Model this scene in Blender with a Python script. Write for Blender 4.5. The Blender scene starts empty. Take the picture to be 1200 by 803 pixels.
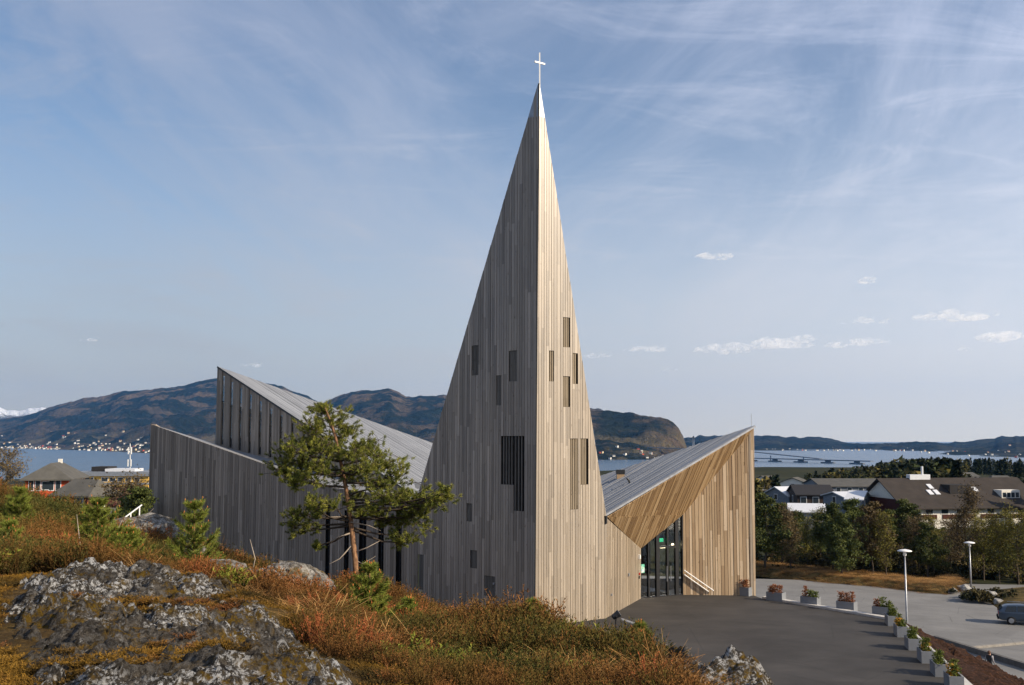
import bpy, bmesh, math, random
import numpy as np
from mathutils import Vector, Matrix, noise as mnoise

random.seed(7); RNG = np.random.default_rng(7)
SC = bpy.context.scene
COL = SC.collection
R = math.radians

# ------------------------------------------------------------------ camera
F = 1220.0; CX = 600.0; CY = 401.5; HZ = 512.0; EYE = 8.0
PITCH = math.atan((HZ - CY) / F)
cam_d = bpy.data.cameras.new('camera'); cam = bpy.data.objects.new('camera', cam_d); COL.objects.link(cam)
cam_d.sensor_width = 36.0; cam_d.lens = 36.0 * F / 1200.0
cam_d.clip_start = 0.1; cam_d.clip_end = 90000.0
cam.location = (0, 0, EYE); cam.rotation_euler = (math.pi / 2 + PITCH, 0, 0)
SC.camera = cam

# ------------------------------------------------------------------ sky
SUN_AZ = 115.5; SUN_EL = 28.5
world = bpy.data.worlds.new('World'); SC.world = world; world.use_nodes = True
wn = world.node_tree.nodes; wl = world.node_tree.links; wn.clear()
w_out = wn.new('ShaderNodeOutputWorld'); w_bg = wn.new('ShaderNodeBackground')
sky = wn.new('ShaderNodeTexSky'); sky.sky_type = 'NISHITA'; sky.sun_disc = False
sky.sun_elevation = R(SUN_EL); sky.sun_rotation = R(SUN_AZ)
sky.altitude = 50; sky.air_density = 1.0; sky.dust_density = 0.25; sky.ozone_density = 3.0
# thin high cloud veil over the whole dome, on a plane of cloud far overhead
w_tc = wn.new('ShaderNodeTexCoord'); w_sep = wn.new('ShaderNodeSeparateXYZ')
wl.new(w_tc.outputs['Generated'], w_sep.inputs[0])
def wmath(op, a, b=None, clamp=False):
    n = wn.new('ShaderNodeMath'); n.operation = op; n.use_clamp = clamp
    for i, v in enumerate((a, b)):
        if v is None: continue
        if isinstance(v, (int, float)): n.inputs[i].default_value = v
        else: wl.new(v, n.inputs[i])
    return n.outputs[0]
w_z = wmath('MAXIMUM', wmath('ADD', w_sep.outputs['Z'], 0.10), 0.02)
w_cmb = wn.new('ShaderNodeCombineXYZ')
wl.new(wmath('DIVIDE', w_sep.outputs['X'], w_z), w_cmb.inputs[0])
wl.new(wmath('DIVIDE', w_sep.outputs['Y'], w_z), w_cmb.inputs[1])
def wnoise(scale, detail, rough, sx, sy, rot, seed, dist=0.0):
    m = wn.new('ShaderNodeMapping'); m.inputs['Scale'].default_value = (sx, sy, 1)
    m.inputs['Rotation'].default_value = (0, 0, R(rot)); m.inputs['Location'].default_value = (seed, seed * .7, seed * .3)
    wl.new(w_cmb.outputs[0], m.inputs[0])
    n = wn.new('ShaderNodeTexNoise'); n.inputs['Scale'].default_value = scale
    n.inputs['Detail'].default_value = detail; n.inputs['Roughness'].default_value = rough
    n.inputs['Distortion'].default_value = dist
    wl.new(m.outputs[0], n.inputs['Vector']); return n.outputs['Fac']
def wrange(v, a, b, c, d):
    n = wn.new('ShaderNodeMapRange'); n.interpolation_type = 'SMOOTHSTEP'
    n.inputs[1].default_value = a; n.inputs[2].default_value = b; n.inputs[3].default_value = c; n.inputs[4].default_value = d
    wl.new(v, n.inputs[0]); return n.outputs[0]
veil_a = wrange(wnoise(.9, 8, .60, 1.25, .42, 28, 4.7, .9), .42, .74, 0, 1)
veil_b = wrange(wnoise(2.3, 9, .66, .6, 1.3, -38, 9.4, 1.3), .47, .72, 0, 1)
veil = wmath('MULTIPLY', wmath('ADD', wmath('MULTIPLY', veil_a, .85), wmath('MULTIPLY', veil_b, .42)), .66, True)
# low veil of moist air all round the horizon, warmer right down at the horizon
low = wrange(w_sep.outputs['Z'], 0.0, 0.33, .97, 0.0)
veil_all = wmath('ADD', low, wmath('MULTIPLY', wmath('MULTIPLY', veil, .85), wmath('SUBTRACT', 1.0, low)), True)
w_ramp = wn.new('ShaderNodeValToRGB'); wl.new(w_sep.outputs['Z'], w_ramp.inputs[0]); el_ = w_ramp.color_ramp.elements; el_.new(.5)
for e_, (p_, c_) in zip(el_, ((0.0, (.54, .505, .45)), (.09, (.475, .49, .52)), (.35, (.445, .475, .585)))): e_.position = p_; e_.color = (*c_, 1)
w_sc = wn.new('ShaderNodeVectorMath'); w_sc.operation = 'SCALE'; w_sc.inputs[3].default_value = 10.0; wl.new(w_ramp.outputs[0], w_sc.inputs[0])
w_dot = wn.new('ShaderNodeVectorMath'); w_dot.operation = 'DOT_PRODUCT'; wl.new(w_tc.outputs['Generated'], w_dot.inputs[0])
w_dot.inputs[1].default_value = (math.sin(R(SUN_AZ)) * math.cos(R(SUN_EL)), math.cos(R(SUN_AZ)) * math.cos(R(SUN_EL)), math.sin(R(SUN_EL)))
w_glow = wmath('MINIMUM', wmath('MAXIMUM', wmath('ADD', wmath('MULTIPLY', w_dot.outputs['Value'], .85), 1.30), .82), 1.7); wl.new(wmath('MULTIPLY', w_glow, 10.0), w_sc.inputs[3])
veil_all = wmath('ADD', veil_all, wmath('MULTIPLY', wmath('MINIMUM', wmath('MAXIMUM', wmath('ADD', w_dot.outputs['Value'], .48), 0.0), .6), .34), True)
w_mix = wn.new('ShaderNodeMix'); w_mix.data_type = 'RGBA'; w_mix.clamp_factor = True
wl.new(veil_all, w_mix.inputs['Factor']); wl.new(sky.outputs[0], w_mix.inputs['A']); wl.new(w_sc.outputs[0], w_mix.inputs['B'])
wl.new(w_mix.outputs['Result'], w_bg.inputs['Color']); w_bg.inputs['Strength'].default_value = 0.092
wl.new(w_bg.outputs[0], w_out.inputs['Surface'])

# ------------------------------------------------------------------ sun
sd = bpy.data.lights.new('sun', 'SUN'); sun = bpy.data.objects.new('sun', sd); COL.objects.link(sun)
sd.energy = 5.0; sd.angle = R(0.53); sd.color = (1.0, 0.855, 0.66)
sun_dir = Vector((math.sin(R(SUN_AZ)) * math.cos(R(SUN_EL)), math.cos(R(SUN_AZ)) * math.cos(R(SUN_EL)), math.sin(R(SUN_EL))))
sun.rotation_euler = sun_dir.to_track_quat('Z', 'Y').to_euler(); sun.location = (60, 10, 60)
SC.view_settings.view_transform = 'Standard'; SC.view_settings.look = 'None'
SC.view_settings.exposure = 0.36; SC.view_settings.gamma = 1.0; SC.view_settings.use_curve_mapping = False
SC.cycles.max_bounces = 8; SC.cycles.transparent_max_bounces = 12; SC.cycles.volume_bounces = 3
SC.cycles.use_denoising = True; SC.cycles.sample_clamp_indirect = 6.0

# ------------------------------------------------------------------ measuring helpers
_s, _c = math.sin(PITCH), math.cos(PITCH)
def ray(px, py):
    a = (px - CX) / F; b = (CY - py) / F
    return Vector((a, _c - b * _s, _s + b * _c))
def P(px, py, depth):
    d = ray(px, py); k = depth / d.y
    return Vector((d.x * k, depth, EYE + d.z * k))
def G(px, py, z=0.0):
    d = ray(px, py); k = (z - EYE) / d.z
    return Vector((d.x * k, d.y * k, z))
def on_plane(px, py, p0, n):
    d = ray(px, py); o = Vector((0, 0, EYE)); k = (p0 - o).dot(n) / d.dot(n)
    return o + d * k
def sstep(a, b, x):
    t = np.clip((x - a) / (b - a), 0, 1); return t * t * (3 - 2 * t)

# value noise on arrays, for terrain and rock shapes
_perm = np.random.default_rng(99).random((256, 256))
def vnoise(x, y):
    xi = np.floor(x).astype(int); yi = np.floor(y).astype(int); fx = x - xi; fy = y - yi
    fx = fx * fx * (3 - 2 * fx); fy = fy * fy * (3 - 2 * fy)
    g = lambda i, j: _perm[i % 256, j % 256]
    return (g(xi, yi) * (1 - fx) + g(xi + 1, yi) * fx) * (1 - fy) + (g(xi, yi + 1) * (1 - fx) + g(xi + 1, yi + 1) * fx) * fy - .5
def fbm(x, y, octaves=5, gain=.5):
    s = 0; a = 1.0
    for k in range(octaves):
        s = s + a * vnoise(x * 2 ** k + 17.3 * k, y * 2 ** k - 9.1 * k); a *= gain
    return s

# ------------------------------------------------------------------ object helpers
def tag(o, label=None, cat=None, group=None, kind=None):
    if label: o['label'] = label
    if cat: o['category'] = cat
    if group: o['group'] = group
    if kind: o['kind'] = kind
    return o
def empty(name, loc=(0, 0, 0), rz=0.0):
    o = bpy.data.objects.new(name, None); COL.objects.link(o); o.location = loc; o.rotation_euler = (0, 0, rz)
    o.empty_display_size = .2; return o
def obj(name, me, mat=None, parent=None, loc=None):
    o = bpy.data.objects.new(name, me); COL.objects.link(o)
    if mat is not None and len(me.materials) == 0: me.materials.append(mat)
    if parent is not None: o.parent = parent
    if loc is not None: o.location = loc
    return o
def pymesh(name, v, f, smooth=False):
    me = bpy.data.meshes.new(name); me.from_pydata([tuple(q) for q in v], [], f); me.update()
    if smooth: me.polygons.foreach_set('use_smooth', [True] * len(me.polygons))
    return me
def tri_mesh(name, verts, tris, smooth=False):
    verts = np.asarray(verts, np.float32); tris = np.asarray(tris, np.int32)
    me = bpy.data.meshes.new(name); me.vertices.add(len(verts)); me.vertices.foreach_set('co', verts.ravel())
    k = tris.shape[1]; n = len(tris)
    me.loops.add(n * k); me.loops.foreach_set('vertex_index', tris.ravel())
    me.polygons.add(n); me.polygons.foreach_set('loop_start', np.arange(n, dtype=np.int32) * k)
    me.polygons.foreach_set('loop_total', np.full(n, k, np.int32))
    if smooth: me.polygons.foreach_set('use_smooth', np.ones(n, bool))
    me.update(); me.validate(); return me
def add_tint(me, vals):
    a = me.attributes.new('tint', 'FLOAT', 'POINT'); a.data.foreach_set('value', np.asarray(vals, np.float32))
def grid_mesh(name, X, Y, Z, smooth=True):
    ny, nx = X.shape; idx = np.arange(nx * ny).reshape(ny, nx)
    q = np.stack([idx[:-1, :-1], idx[:-1, 1:], idx[1:, 1:], idx[1:, :-1]], -1).reshape(-1, 4)
    return tri_mesh(name, np.stack([X, Y, Z], -1).reshape(-1, 3), q, smooth)

class MB:
    """collects shapes and builds one mesh"""
    def __init__(s): s.v = []; s.f = []
    def add(s, v, f):
        k = len(s.v); s.v += [tuple(q) for q in v]; s.f += [tuple(i + k for i in g) for g in f]; return s
    def box(s, lo, hi, M=None):
        x0, y0, z0 = lo; x1, y1, z1 = hi
        v = [Vector(q) for q in ((x0, y0, z0), (x1, y0, z0), (x1, y1, z0), (x0, y1, z0), (x0, y0, z1), (x1, y0, z1), (x1, y1, z1), (x0, y1, z1))]
        if M is not None: v = [M @ q for q in v]
        return s.add(v, [(3, 2, 1, 0), (4, 5, 6, 7), (0, 1, 5, 4), (1, 2, 6, 5), (2, 3, 7, 6), (3, 0, 4, 7)])
    def bar(s, a, b, w, h, up=Vector((0, 0, 1))):
        a = Vector(a); b = Vector(b); d = (b - a).normalized(); x = d.cross(up)
        if x.length < 1e-4: x = d.cross(Vector((1, 0, 0)))
        x.normalize(); y = x.cross(d).normalized()
        v = [p + x * i * w / 2 + y * j * h / 2 for p in (a, b) for i, j in ((-1, -1), (1, -1), (1, 1), (-1, 1))]
        return s.add(v, [(0, 1, 2, 3), (7, 6, 5, 4), (0, 4, 5, 1), (1, 5, 6, 2), (2, 6, 7, 3), (3, 7, 4, 0)])
    def tube(s, pts, radii, n=8, cap=True):
        pts = [Vector(p) for p in pts]; rings = []
        if isinstance(radii, (int, float)): radii = [radii] * len(pts)
        ref = Vector((0.13, 0.21, 0.97))
        for i, p in enumerate(pts):
            d = (pts[min(i + 1, len(pts) - 1)] - pts[max(i - 1, 0)]).normalized()
            x = d.cross(ref)
            if x.length < .05: x = d.cross(Vector((1, 0, 0)))
            x.normalize(); y = d.cross(x)
            rings.append([p + (x * math.cos(2 * math.pi * k / n) + y * math.sin(2 * math.pi * k / n)) * radii[i] for k in range(n)])
        v = [q for r in rings for q in r]
        f = [(i * n + k, i * n + (k + 1) % n, (i + 1) * n + (k + 1) % n, (i + 1) * n + k) for i in range(len(pts) - 1) for k in range(n)]
        if cap: f += [tuple(range(n))[::-1], tuple((len(pts) - 1) * n + k for k in range(n))]
        return s.add(v, f)
    def prism(s, poly, n, t0, t1):
        """polygon (3D, planar) extruded along n from t0 to t1"""
        k = len(poly); v = [p + n * t0 for p in poly] + [p + n * t1 for p in poly]
        return s.add(v, [tuple(range(k))[::-1], tuple(range(k, 2 * k))] + [(i, (i + 1) % k, k + (i + 1) % k, k + i) for i in range(k)])
    def mesh(s, name, smooth=False):
        me = pymesh(name, s.v, s.f, smooth)
        bm = bmesh.new(); bm.from_mesh(me); bmesh.ops.recalc_face_normals(bm, faces=bm.faces); bm.to_mesh(me); bm.free()
        return me
    def build(s, name, mat, parent=None, smooth=False): return obj(name, s.mesh(name, smooth), mat, parent)

def copy_tree(o, parent=None):
    c = o.copy(); COL.objects.link(c); c.parent = parent
    for ch in [q for q in o.children]: copy_tree(ch, c)
    return c

# ------------------------------------------------------------------ material helpers
class NT:
    def __init__(s, name):
        s.m = bpy.data.materials.new(name); s.m.use_nodes = True; s.t = s.m.node_tree; s.n = s.t.nodes
        s.b = s.n['Principled BSDF']; s.out = s.n['Material Output']
    def link(s, a, b): s.t.links.new(a, b)
    def new(s, t): return s.n.new(t)
    def setin(s, sock, v):
        if isinstance(v, bpy.types.NodeSocket): s.link(v, sock)
        elif isinstance(v, (tuple, list)) and len(v) == 3 and sock.type == 'RGBA': sock.default_value = (*v, 1)
        else: sock.default_value = v
    def coord(s, kind='Object', scale=(1, 1, 1), loc=(0, 0, 0), rot=(0, 0, 0)):
        tc = s.new('ShaderNodeTexCoord'); m = s.new('ShaderNodeMapping')
        m.inputs['Scale'].default_value = scale; m.inputs['Location'].default_value = loc; m.inputs['Rotation'].default_value = rot
        s.link(tc.outputs[kind], m.inputs[0]); return m.outputs[0]
    def world(s, scale=(1, 1, 1), loc=(0, 0, 0), rot=(0, 0, 0)):
        g = s.new('ShaderNodeNewGeometry'); m = s.new('ShaderNodeMapping')
        m.inputs['Scale'].default_value = scale; m.inputs['Location'].default_value = loc; m.inputs['Rotation'].default_value = rot
        s.link(g.outputs['Position'], m.inputs[0]); return m.outputs[0]
    def noise(s, vec, scale=1, detail=5, rough=.55, dist=0, out='Fac'):
        n = s.new('ShaderNodeTexNoise'); n.inputs['Scale'].default_value = scale; n.inputs['Detail'].default_value = detail
        n.inputs['Roughness'].default_value = rough; n.inputs['Distortion'].default_value = dist
        s.link(vec, n.inputs['Vector']); return n.outputs[out]
    def voronoi(s, vec, scale=1, out='Distance', feature='F1'):
        n = s.new('ShaderNodeTexVoronoi'); n.feature = feature; n.inputs['Scale'].default_value = scale
        s.link(vec, n.inputs['Vector']); return n.outputs[out]
    def ramp(s, fac, stops):
        n = s.new('ShaderNodeValToRGB'); e = n.color_ramp.elements
        while len(e) < len(stops): e.new(.5)
        for el, (p, c) in zip(e, stops): el.position = p; el.color = (*c, 1) if len(c) == 3 else c
        s.setin(n.inputs[0], fac); return n.outputs[0]
    def rng(s, v, a, b, c=0, d=1):
        n = s.new('ShaderNodeMapRange'); n.interpolation_type = 'SMOOTHSTEP'
        for i, q in enumerate((a, b, c, d)): n.inputs[i + 1].default_value = q
        s.setin(n.inputs[0], v); return n.outputs[0]
    def math(s, op, a, b=None, clamp=False):
        n = s.new('ShaderNodeMath'); n.operation = op; n.use_clamp = clamp; s.setin(n.inputs[0], a)
        if b is not None: s.setin(n.inputs[1], b)
        return n.outputs[0]
    def mix(s, fac, a, b, mode='MIX'):
        n = s.new('ShaderNodeMix'); n.data_type = 'RGBA'; n.blend_type = mode
        s.setin(n.inputs['Factor'], fac); s.setin(n.inputs['A'], a); s.setin(n.inputs['B'], b); return n.outputs['Result']
    def attr(s, name, kind='GEOMETRY', out='Fac'):
        n = s.new('ShaderNodeAttribute'); n.attribute_name = name; n.attribute_type = kind; return n.outputs[out]
    def rand(s): return s.new('ShaderNodeObjectInfo').outputs['Random']
    def bump(s, h, strength=.3, dist=.02):
        n = s.new('ShaderNodeBump'); n.inputs['Strength'].default_value = strength; n.inputs['Distance'].default_value = dist
        s.setin(n.inputs['Height'], h); s.link(n.outputs[0], s.b.inputs['Normal'])
    def done(s, color=None, rough=None, spec=None, metal=None):
        if color is not None: s.setin(s.b.inputs['Base Color'], color)
        if rough is not None: s.setin(s.b.inputs['Roughness'], rough)
        if spec is not None: s.setin(s.b.inputs['Specular IOR Level'], spec)
        if metal is not None: s.setin(s.b.inputs['Metallic'], metal)
        return s.m

def plain(name, c, rough=.7, spec=.3, metal=0, var=.25, scale=3.0, bump=0.0):
    m = NT(name); v = m.coord(); n = m.noise(v, scale, 6, .6)
    col = m.mix(1, c, m.ramp(n, [(.25, (1 - var,) * 3), (.75, (1 + var,) * 3)]), 'MULTIPLY')
    if bump: m.bump(m.noise(v, scale * 9, 5), bump)
    return m.done(col, rough, spec, metal)

def wood(name, ramp_cols, grain=.5, rough=.55, spec=.35, board=0.0):
    """weathered boards: each board object takes its own tone, stepped along its length where lengths are jointed"""
    m = NT(name); g = m.world()
    r = m.rand()
    sep = m.new('ShaderNodeSeparateXYZ'); m.link(g, sep.inputs[0])
    zz = m.math('ADD', m.math('DIVIDE', sep.outputs[2], 3.3), m.math('MULTIPLY', r, 37.0))
    wn_ = m.new('ShaderNodeTexWhiteNoise'); wn_.noise_dimensions = '2D'
    cb = m.new('ShaderNodeCombineXYZ'); m.link(m.math('FLOOR', zz), cb.inputs[0]); m.link(m.math('MULTIPLY', r, 91.7), cb.inputs[1])
    m.link(cb.outputs[0], wn_.inputs['Vector'])
    col = m.ramp(wn_.outputs['Value'], ramp_cols)
    off = m.new('ShaderNodeCombineXYZ'); m.link(m.math('MULTIPLY', r, 50.0), off.inputs[0]); m.link(m.math('MULTIPLY', r, 31.0), off.inputs[1])
    va = m.new('ShaderNodeVectorMath'); va.operation = 'ADD'; m.link(m.world(scale=(22, 22, .7)), va.inputs[0]); m.link(off.outputs[0], va.inputs[1])
    gr = m.noise(va.outputs[0], 1.6, 6, .65, .4)
    col = m.mix(grain, col, m.ramp(gr, [(.28, (.42, .39, .36)), (.5, (1, 1, 1)), (.75, (1.25, 1.22, 1.2))]), 'MULTIPLY')
    # knots and dark weather marks
    kn = m.noise(m.world(scale=(7, 7, 2.6)), 1.7, 3, .5)
    col = m.mix(m.rng(kn, .66, .74), col, m.mix(1, col, (.5, .44, .38), 'MULTIPLY'))
    big = m.noise(m.world(scale=(.5, .5, .12)), 1.3, 4, .6)
    col = m.mix(1, col, m.ramp(big, [(.3, (.86, .86, .88)), (.7, (1.1, 1.08, 1.05))]), 'MULTIPLY')
    m.bump(gr, .35, .006)
    return m.done(col, rough, spec)

# ================================================================== LAND
# survey points of the hill: (x px, y px, depth) of the bare ground
_cp = [(-300, 800, 6.2), (0, 800, 6.2), (220, 800, 6.4), (440, 806, 6.8), (600, 850, 6.8), (760, 875, 7.0), (900, 850, 7.2), (1100, 930, 7.5), (1400, 1050, 7.5),
       (-300, 670, 12), (-120, 672, 12), (0, 676, 12), (60, 676, 11.5), (150, 672, 12), (230, 682, 12), (300, 712, 11), (350, 752, 9.5), (400, 772, 9), (440, 785, 9.5),
       (520, 800, 9.5), (620, 805, 9.5), (720, 800, 10), (770, 775, 12), (840, 795, 10.6), (905, 815, 9.2), (960, 870, 9), (900, 880, 14), (820, 860, 15), (1100, 950, 12),
       (-300, 640, 17), (-100, 646, 16), (0, 652, 16), (100, 662, 16), (200, 678, 16), (300, 706, 16), (400, 738, 14.5), (500, 750, 13.5), (600, 748, 13.5), (660, 755, 13), (720, 775, 12.5), (760, 800, 14),
       (-300, 588, 24), (-100, 590, 23), (0, 591, 22), (60, 626, 22), (120, 642, 22), (180, 652, 22), (250, 668, 20), (330, 700, 20), (420, 698, 20), (500, 745, 19), (600, 765, 19), (680, 790, 19), (740, 830, 19), (800, 880, 19),
       (-200, 640, 32), (0, 640, 32), (100, 650, 31), (200, 668, 31), (300, 712, 30), (400, 730, 30), (500, 760, 29), (600, 800, 28), (680, 845, 27)]
_pts = [tuple(P(*c)) for c in _cp]
_pts += [(4, 33, -.15), (6, 30, -.25), (9, 27, -.3), (14, 24, -.4), (20, 20, -1), (30, 14, -1), (40, 5, 0),
         (2.5, 37, -.25), (8, 36, -.4), (12, 45, -.4), (8, 50, -.4), (15, 34, -.5), (14, 54, -.6), (0, 40, -.1), (-3, 42, -.1), (-6, 45, .1), (-9, 46, .5),
         (-13, 47, 1.2), (-19, 48, 1.8), (-20, 60, .5), (-8, 62, -.3), (5, 64, -.5), (-30, 50, 1), (-45, 45, 1), (-45, 25, 4.5), (-45, 5, 6), (-20, 0, 6.5), (0, 0, 6.4), (20, 0, 5.0), (40, -6, 2)]
_pts = np.array(_pts)
_K = np.sqrt(((_pts[:, None, :2] - _pts[None, :, :2]) ** 2).sum(-1) + .5) + np.eye(len(_pts)) * -.05
_A = np.block([[_K, np.ones((len(_pts), 1))], [np.ones((1, len(_pts))), np.zeros((1, 1))]])
_W = np.linalg.solve(_A, np.append(_pts[:, 2], 0))
PARK = -6.5
EDGE = np.array([(14.0, 26.0), (14.3, 33.5), (16.6, 46.4), (12.4, 52.7), (10, 60)])     # outer edge of the raised forecourt
def seg_dist(x, y, poly):
    d = np.full(np.shape(x), 1e9)
    for (ax, ay), (bx, by) in zip(poly[:-1], poly[1:]):
        t = np.clip(((x - ax) * (bx - ax) + (y - ay) * (by - ay)) / ((bx - ax) ** 2 + (by - ay) ** 2), 0, 1)
        d = np.minimum(d, np.hypot(x - ax - t * (bx - ax), y - ay - t * (by - ay)))
    return d
def edge_side(x, y):
    """metres outside the forecourt edge (negative inside)"""
    ex = np.interp(y, EDGE[:, 1], EDGE[:, 0], left=14.0, right=10.0)
    return np.where((x > ex) , seg_dist(x, y, EDGE), np.where(y > 60, y - 60, -1.0))
def hill(x, y):
    x = np.asarray(x, float); y = np.asarray(y, float); sh = x.shape
    q = np.stack([x.ravel(), y.ravel()], -1); out = np.empty(len(q))
    for i in range(0, len(q), 20000):
        c = q[i:i + 20000]
        out[i:i + 20000] = np.sqrt(((c[:, None, :] - _pts[None, :, :2]) ** 2).sum(-1) + .5) @ _W[:-1] + _W[-1]
    return out.reshape(sh)
def far_land(x, y):
    r = np.hypot(x, y)
    z = -7.0 - 46.5 * sstep(140, 1750, r)
    z = z + 20 * np.exp(-(((x - 620) / 420) ** 2 + ((y - 1250) / 330) ** 2))
    z = z + 6 * np.exp(-(((x - 150) / 160) ** 2 + ((y - 560) / 130) ** 2))
    z = z + fbm(x / 160 + 3, y / 160 + 8, 4) * 5 * sstep(160, 420, r)
    return z
def land(x, y):
    x = np.asarray(x, float); y = np.asarray(y, float)
    h = hill(np.clip(x, -60, 45), np.clip(y, -10, 66))
    fl = far_land(x, y)
    out = edge_side(x, y)
    bank = -.05 - .85 * np.clip(out, 0, None)
    right = np.maximum(bank, PARK - .15)
    h = np.where(out > 0, np.minimum(h, right) * sstep(0, 1.5, out) + h * (1 - sstep(0, 1.5, out)), h)
    k = sstep(52, 92, np.hypot(x * .9, y))          # hill gives way to the lower land behind and beside
    z = h * (1 - k) + np.minimum(fl, PARK - .15) * k
    z = np.where((x > 12) & (y < 112) & (out > 0), np.minimum(z, np.maximum(right, PARK - .15)), z)
    return z
def land1(x, y): return float(land(np.array([x]), np.array([y]))[0])

# ---------------------------------------------------------------- setting materials
def mat_heath_ground():
    m = NT('heath ground'); w = m.world()
    a = m.noise(w, 1.1, 6, .6); b = m.noise(w, 9, 6, .65)
    col = m.ramp(a, [(.3, (.03, .022, .01)), (.48, (.075, .045, .014)), (.6, (.11, .068, .014)), (.75, (.05, .042, .012))])
    col = m.mix(m.rng(b, .45, .7), col, (.15, .095, .035)); col = m.mix(m.rng(m.noise(w, 30, 4), .52, .7), col, (.04, .03, .015))
    m.bump(m.noise(w, 26, 8, .7), .9, .05)
    return m.done(col, .95, .1)
def mat_far_ground():
    m = NT('far ground'); w = m.world()
    col = m.ramp(m.noise(w, .012, 7, .6), [(.35, (.014, .018, .008)), (.5, (.026, .028, .011)), (.65, (.05, .045, .018))])
    return m.done(col, .95, .1)
def mat_asphalt(name, c, var=.18, wear=(1.15, 1.12, 1.08)):
    m = NT(name); w = m.world()
    col = m.mix(1, c, m.ramp(m.noise(w, .35, 6, .6), [(.3, (1 - var,) * 3), (.7, (1 + var,) * 3)]), 'MULTIPLY')
    col = m.mix(m.rng(m.noise(m.world(scale=(.5, 2.2, 1), rot=(0, 0, .5)), .5, 5, .6), .5, .75, 0, .6), col, m.mix(1, col, wear, 'MULTIPLY'))
    col = m.mix(1, col, m.ramp(m.noise(w, 60, 3, .7), [(.3, (.7, .7, .7)), (.7, (1.35, 1.35, 1.35))]), 'MULTIPLY')
    cr = m.voronoi(m.world(scale=(.22, .22, .22)), 1.0, 'Distance', 'DISTANCE_TO_EDGE')
    col = m.mix(m.rng(cr, .0, .008, .35, 0), col, (.02, .02, .02))
    ln_ = m.new('ShaderNodeVectorMath'); ln_.operation = 'LENGTH'; m.link(m.world(loc=(-3, -30, 0)), ln_.inputs[0]); cbr = m.new('ShaderNodeCombineXYZ'); m.link(ln_.outputs['Value'], cbr.inputs[0])
    arc = m.math('MULTIPLY', m.rng(m.noise(cbr.outputs[0], 1.3, 4, .7), .5, .62), m.rng(m.noise(w, .22, 3, .5), .42, .6)); col = m.mix(m.math('MULTIPLY', arc, .38), col, m.mix(1, col, (.55, .55, .55), 'MULTIPLY'))
    pt = m.voronoi(m.world(scale=(.16, .11, .1), rot=(0, 0, .35)), 1.0, 'Color'); sp_ = m.new('ShaderNodeSeparateColor'); m.link(pt, sp_.inputs[0]); col = m.mix(1, col, m.ramp(sp_.outputs[0], [(0, (.93, .93, .93)), (1, (1.07, 1.07, 1.07))]), 'MULTIPLY')
    m.bump(m.noise(w, 90, 3, .6), .25, .01)
    return m.done(col, .85, .25)
def mat_rock():
    m = NT('lichened bedrock'); w = m.world()
    warp = m.new('ShaderNodeVectorMath'); warp.operation = 'ADD'
    wv = m.new('ShaderNodeVectorMath'); wv.operation = 'SCALE'; wv.inputs[3].default_value = .12
    m.link(m.noise(w, 5, 4, .6, 0, 'Color'), wv.inputs[0]); m.link(w, warp.inputs[0]); m.link(wv.outputs[0], warp.inputs[1])
    v = warp.outputs[0]
    col = m.ramp(m.noise(v, 9, 8, .7), [(.34, (.02, .017, .014)), (.47, (.058, .05, .041)), (.58, (.115, .1, .082)), (.72, (.24, .22, .19))])
    fine = m.noise(v, 40, 6, .72)
    zone_ = m.rng(m.noise(w, 1.25, 5, .6), .45, .56)
    lich = m.math('MULTIPLY', m.math('ADD', m.math('MULTIPLY', zone_, .95), .12), m.rng(m.noise(v, 24, 8, .75), .49, .55))
    col = m.mix(lich, col, (.58, .58, .57))
    dark = m.rng(m.noise(m.world(loc=(3, 7, 1)), 24, 6, .72), .52, .60)
    col = m.mix(m.math('MULTIPLY', dark, .8), col, (.022, .019, .015))
    moss = m.math('MULTIPLY', m.rng(m.noise(m.world(loc=(5, 2, 0)), 1.6, 5, .62), .46, .56), m.rng(m.noise(v, 13, 6, .7), .46, .56))
    col = m.mix(moss, col, m.ramp(m.noise(w, 30, 4), [(.35, (.05, .03, .008)), (.55, (.17, .105, .012)), (.7, (.1, .05, .015))]))
    m.bump(m.math('ADD', m.noise(v, 14, 9, .75), m.math('MULTIPLY', fine, .5)), 1.0, .09)
    return m.done(col, .92, .15)
def mat_mulch():
    m = NT('bark mulch'); w = m.world()
    col = m.ramp(m.noise(w, 7, 6, .7), [(.34, (.012, .007, .005)), (.5, (.038, .018, .01)), (.64, (.085, .04, .022)), (.8, (.2, .11, .065))])
    m.bump(m.noise(w, 9, 6, .7), 1, .1); return m.done(col, .95, .1)
def mat_verge():
    m = NT('dry verge'); w = m.world()
    col = m.ramp(m.noise(w, .9, 6, .65), [(.3, (.035, .03, .012)), (.48, (.09, .066, .024)), (.62, (.17, .115, .042)), (.8, (.06, .055, .018))])
    m.bump(m.noise(w, 9, 6, .7), 1, .15); return m.done(col, .95, .1)
def mat_water():
    m = NT('fjord water'); w = m.world(scale=(.02, .05, 1))
    m.bump(m.noise(w, 1.2, 4, .6), .18, 2.0)
    col = m.ramp(m.noise(m.world(scale=(.0006, .0025, 1)), 1.5, 4, .6), [(.35, (.03, .06, .10)), (.65, (.045, .08, .125))])
    return m.done(col, .25, .5)
M_heath = mat_heath_ground(); M_fargr = mat_far_ground(); M_rock = mat_rock(); M_mulch = mat_mulch(); M_verge = mat_verge(); M_water = mat_water()
M_fore = mat_asphalt('dark new asphalt', (.046, .0425, .0395), .3, (1.45, 1.4, 1.35)); M_park = mat_asphalt('pale worn asphalt', (.185, .18, .17), .14)
M_conc = plain('pale concrete', (.5, .48, .45), .85, .2, var=.15, scale=2, bump=.1)

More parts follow.
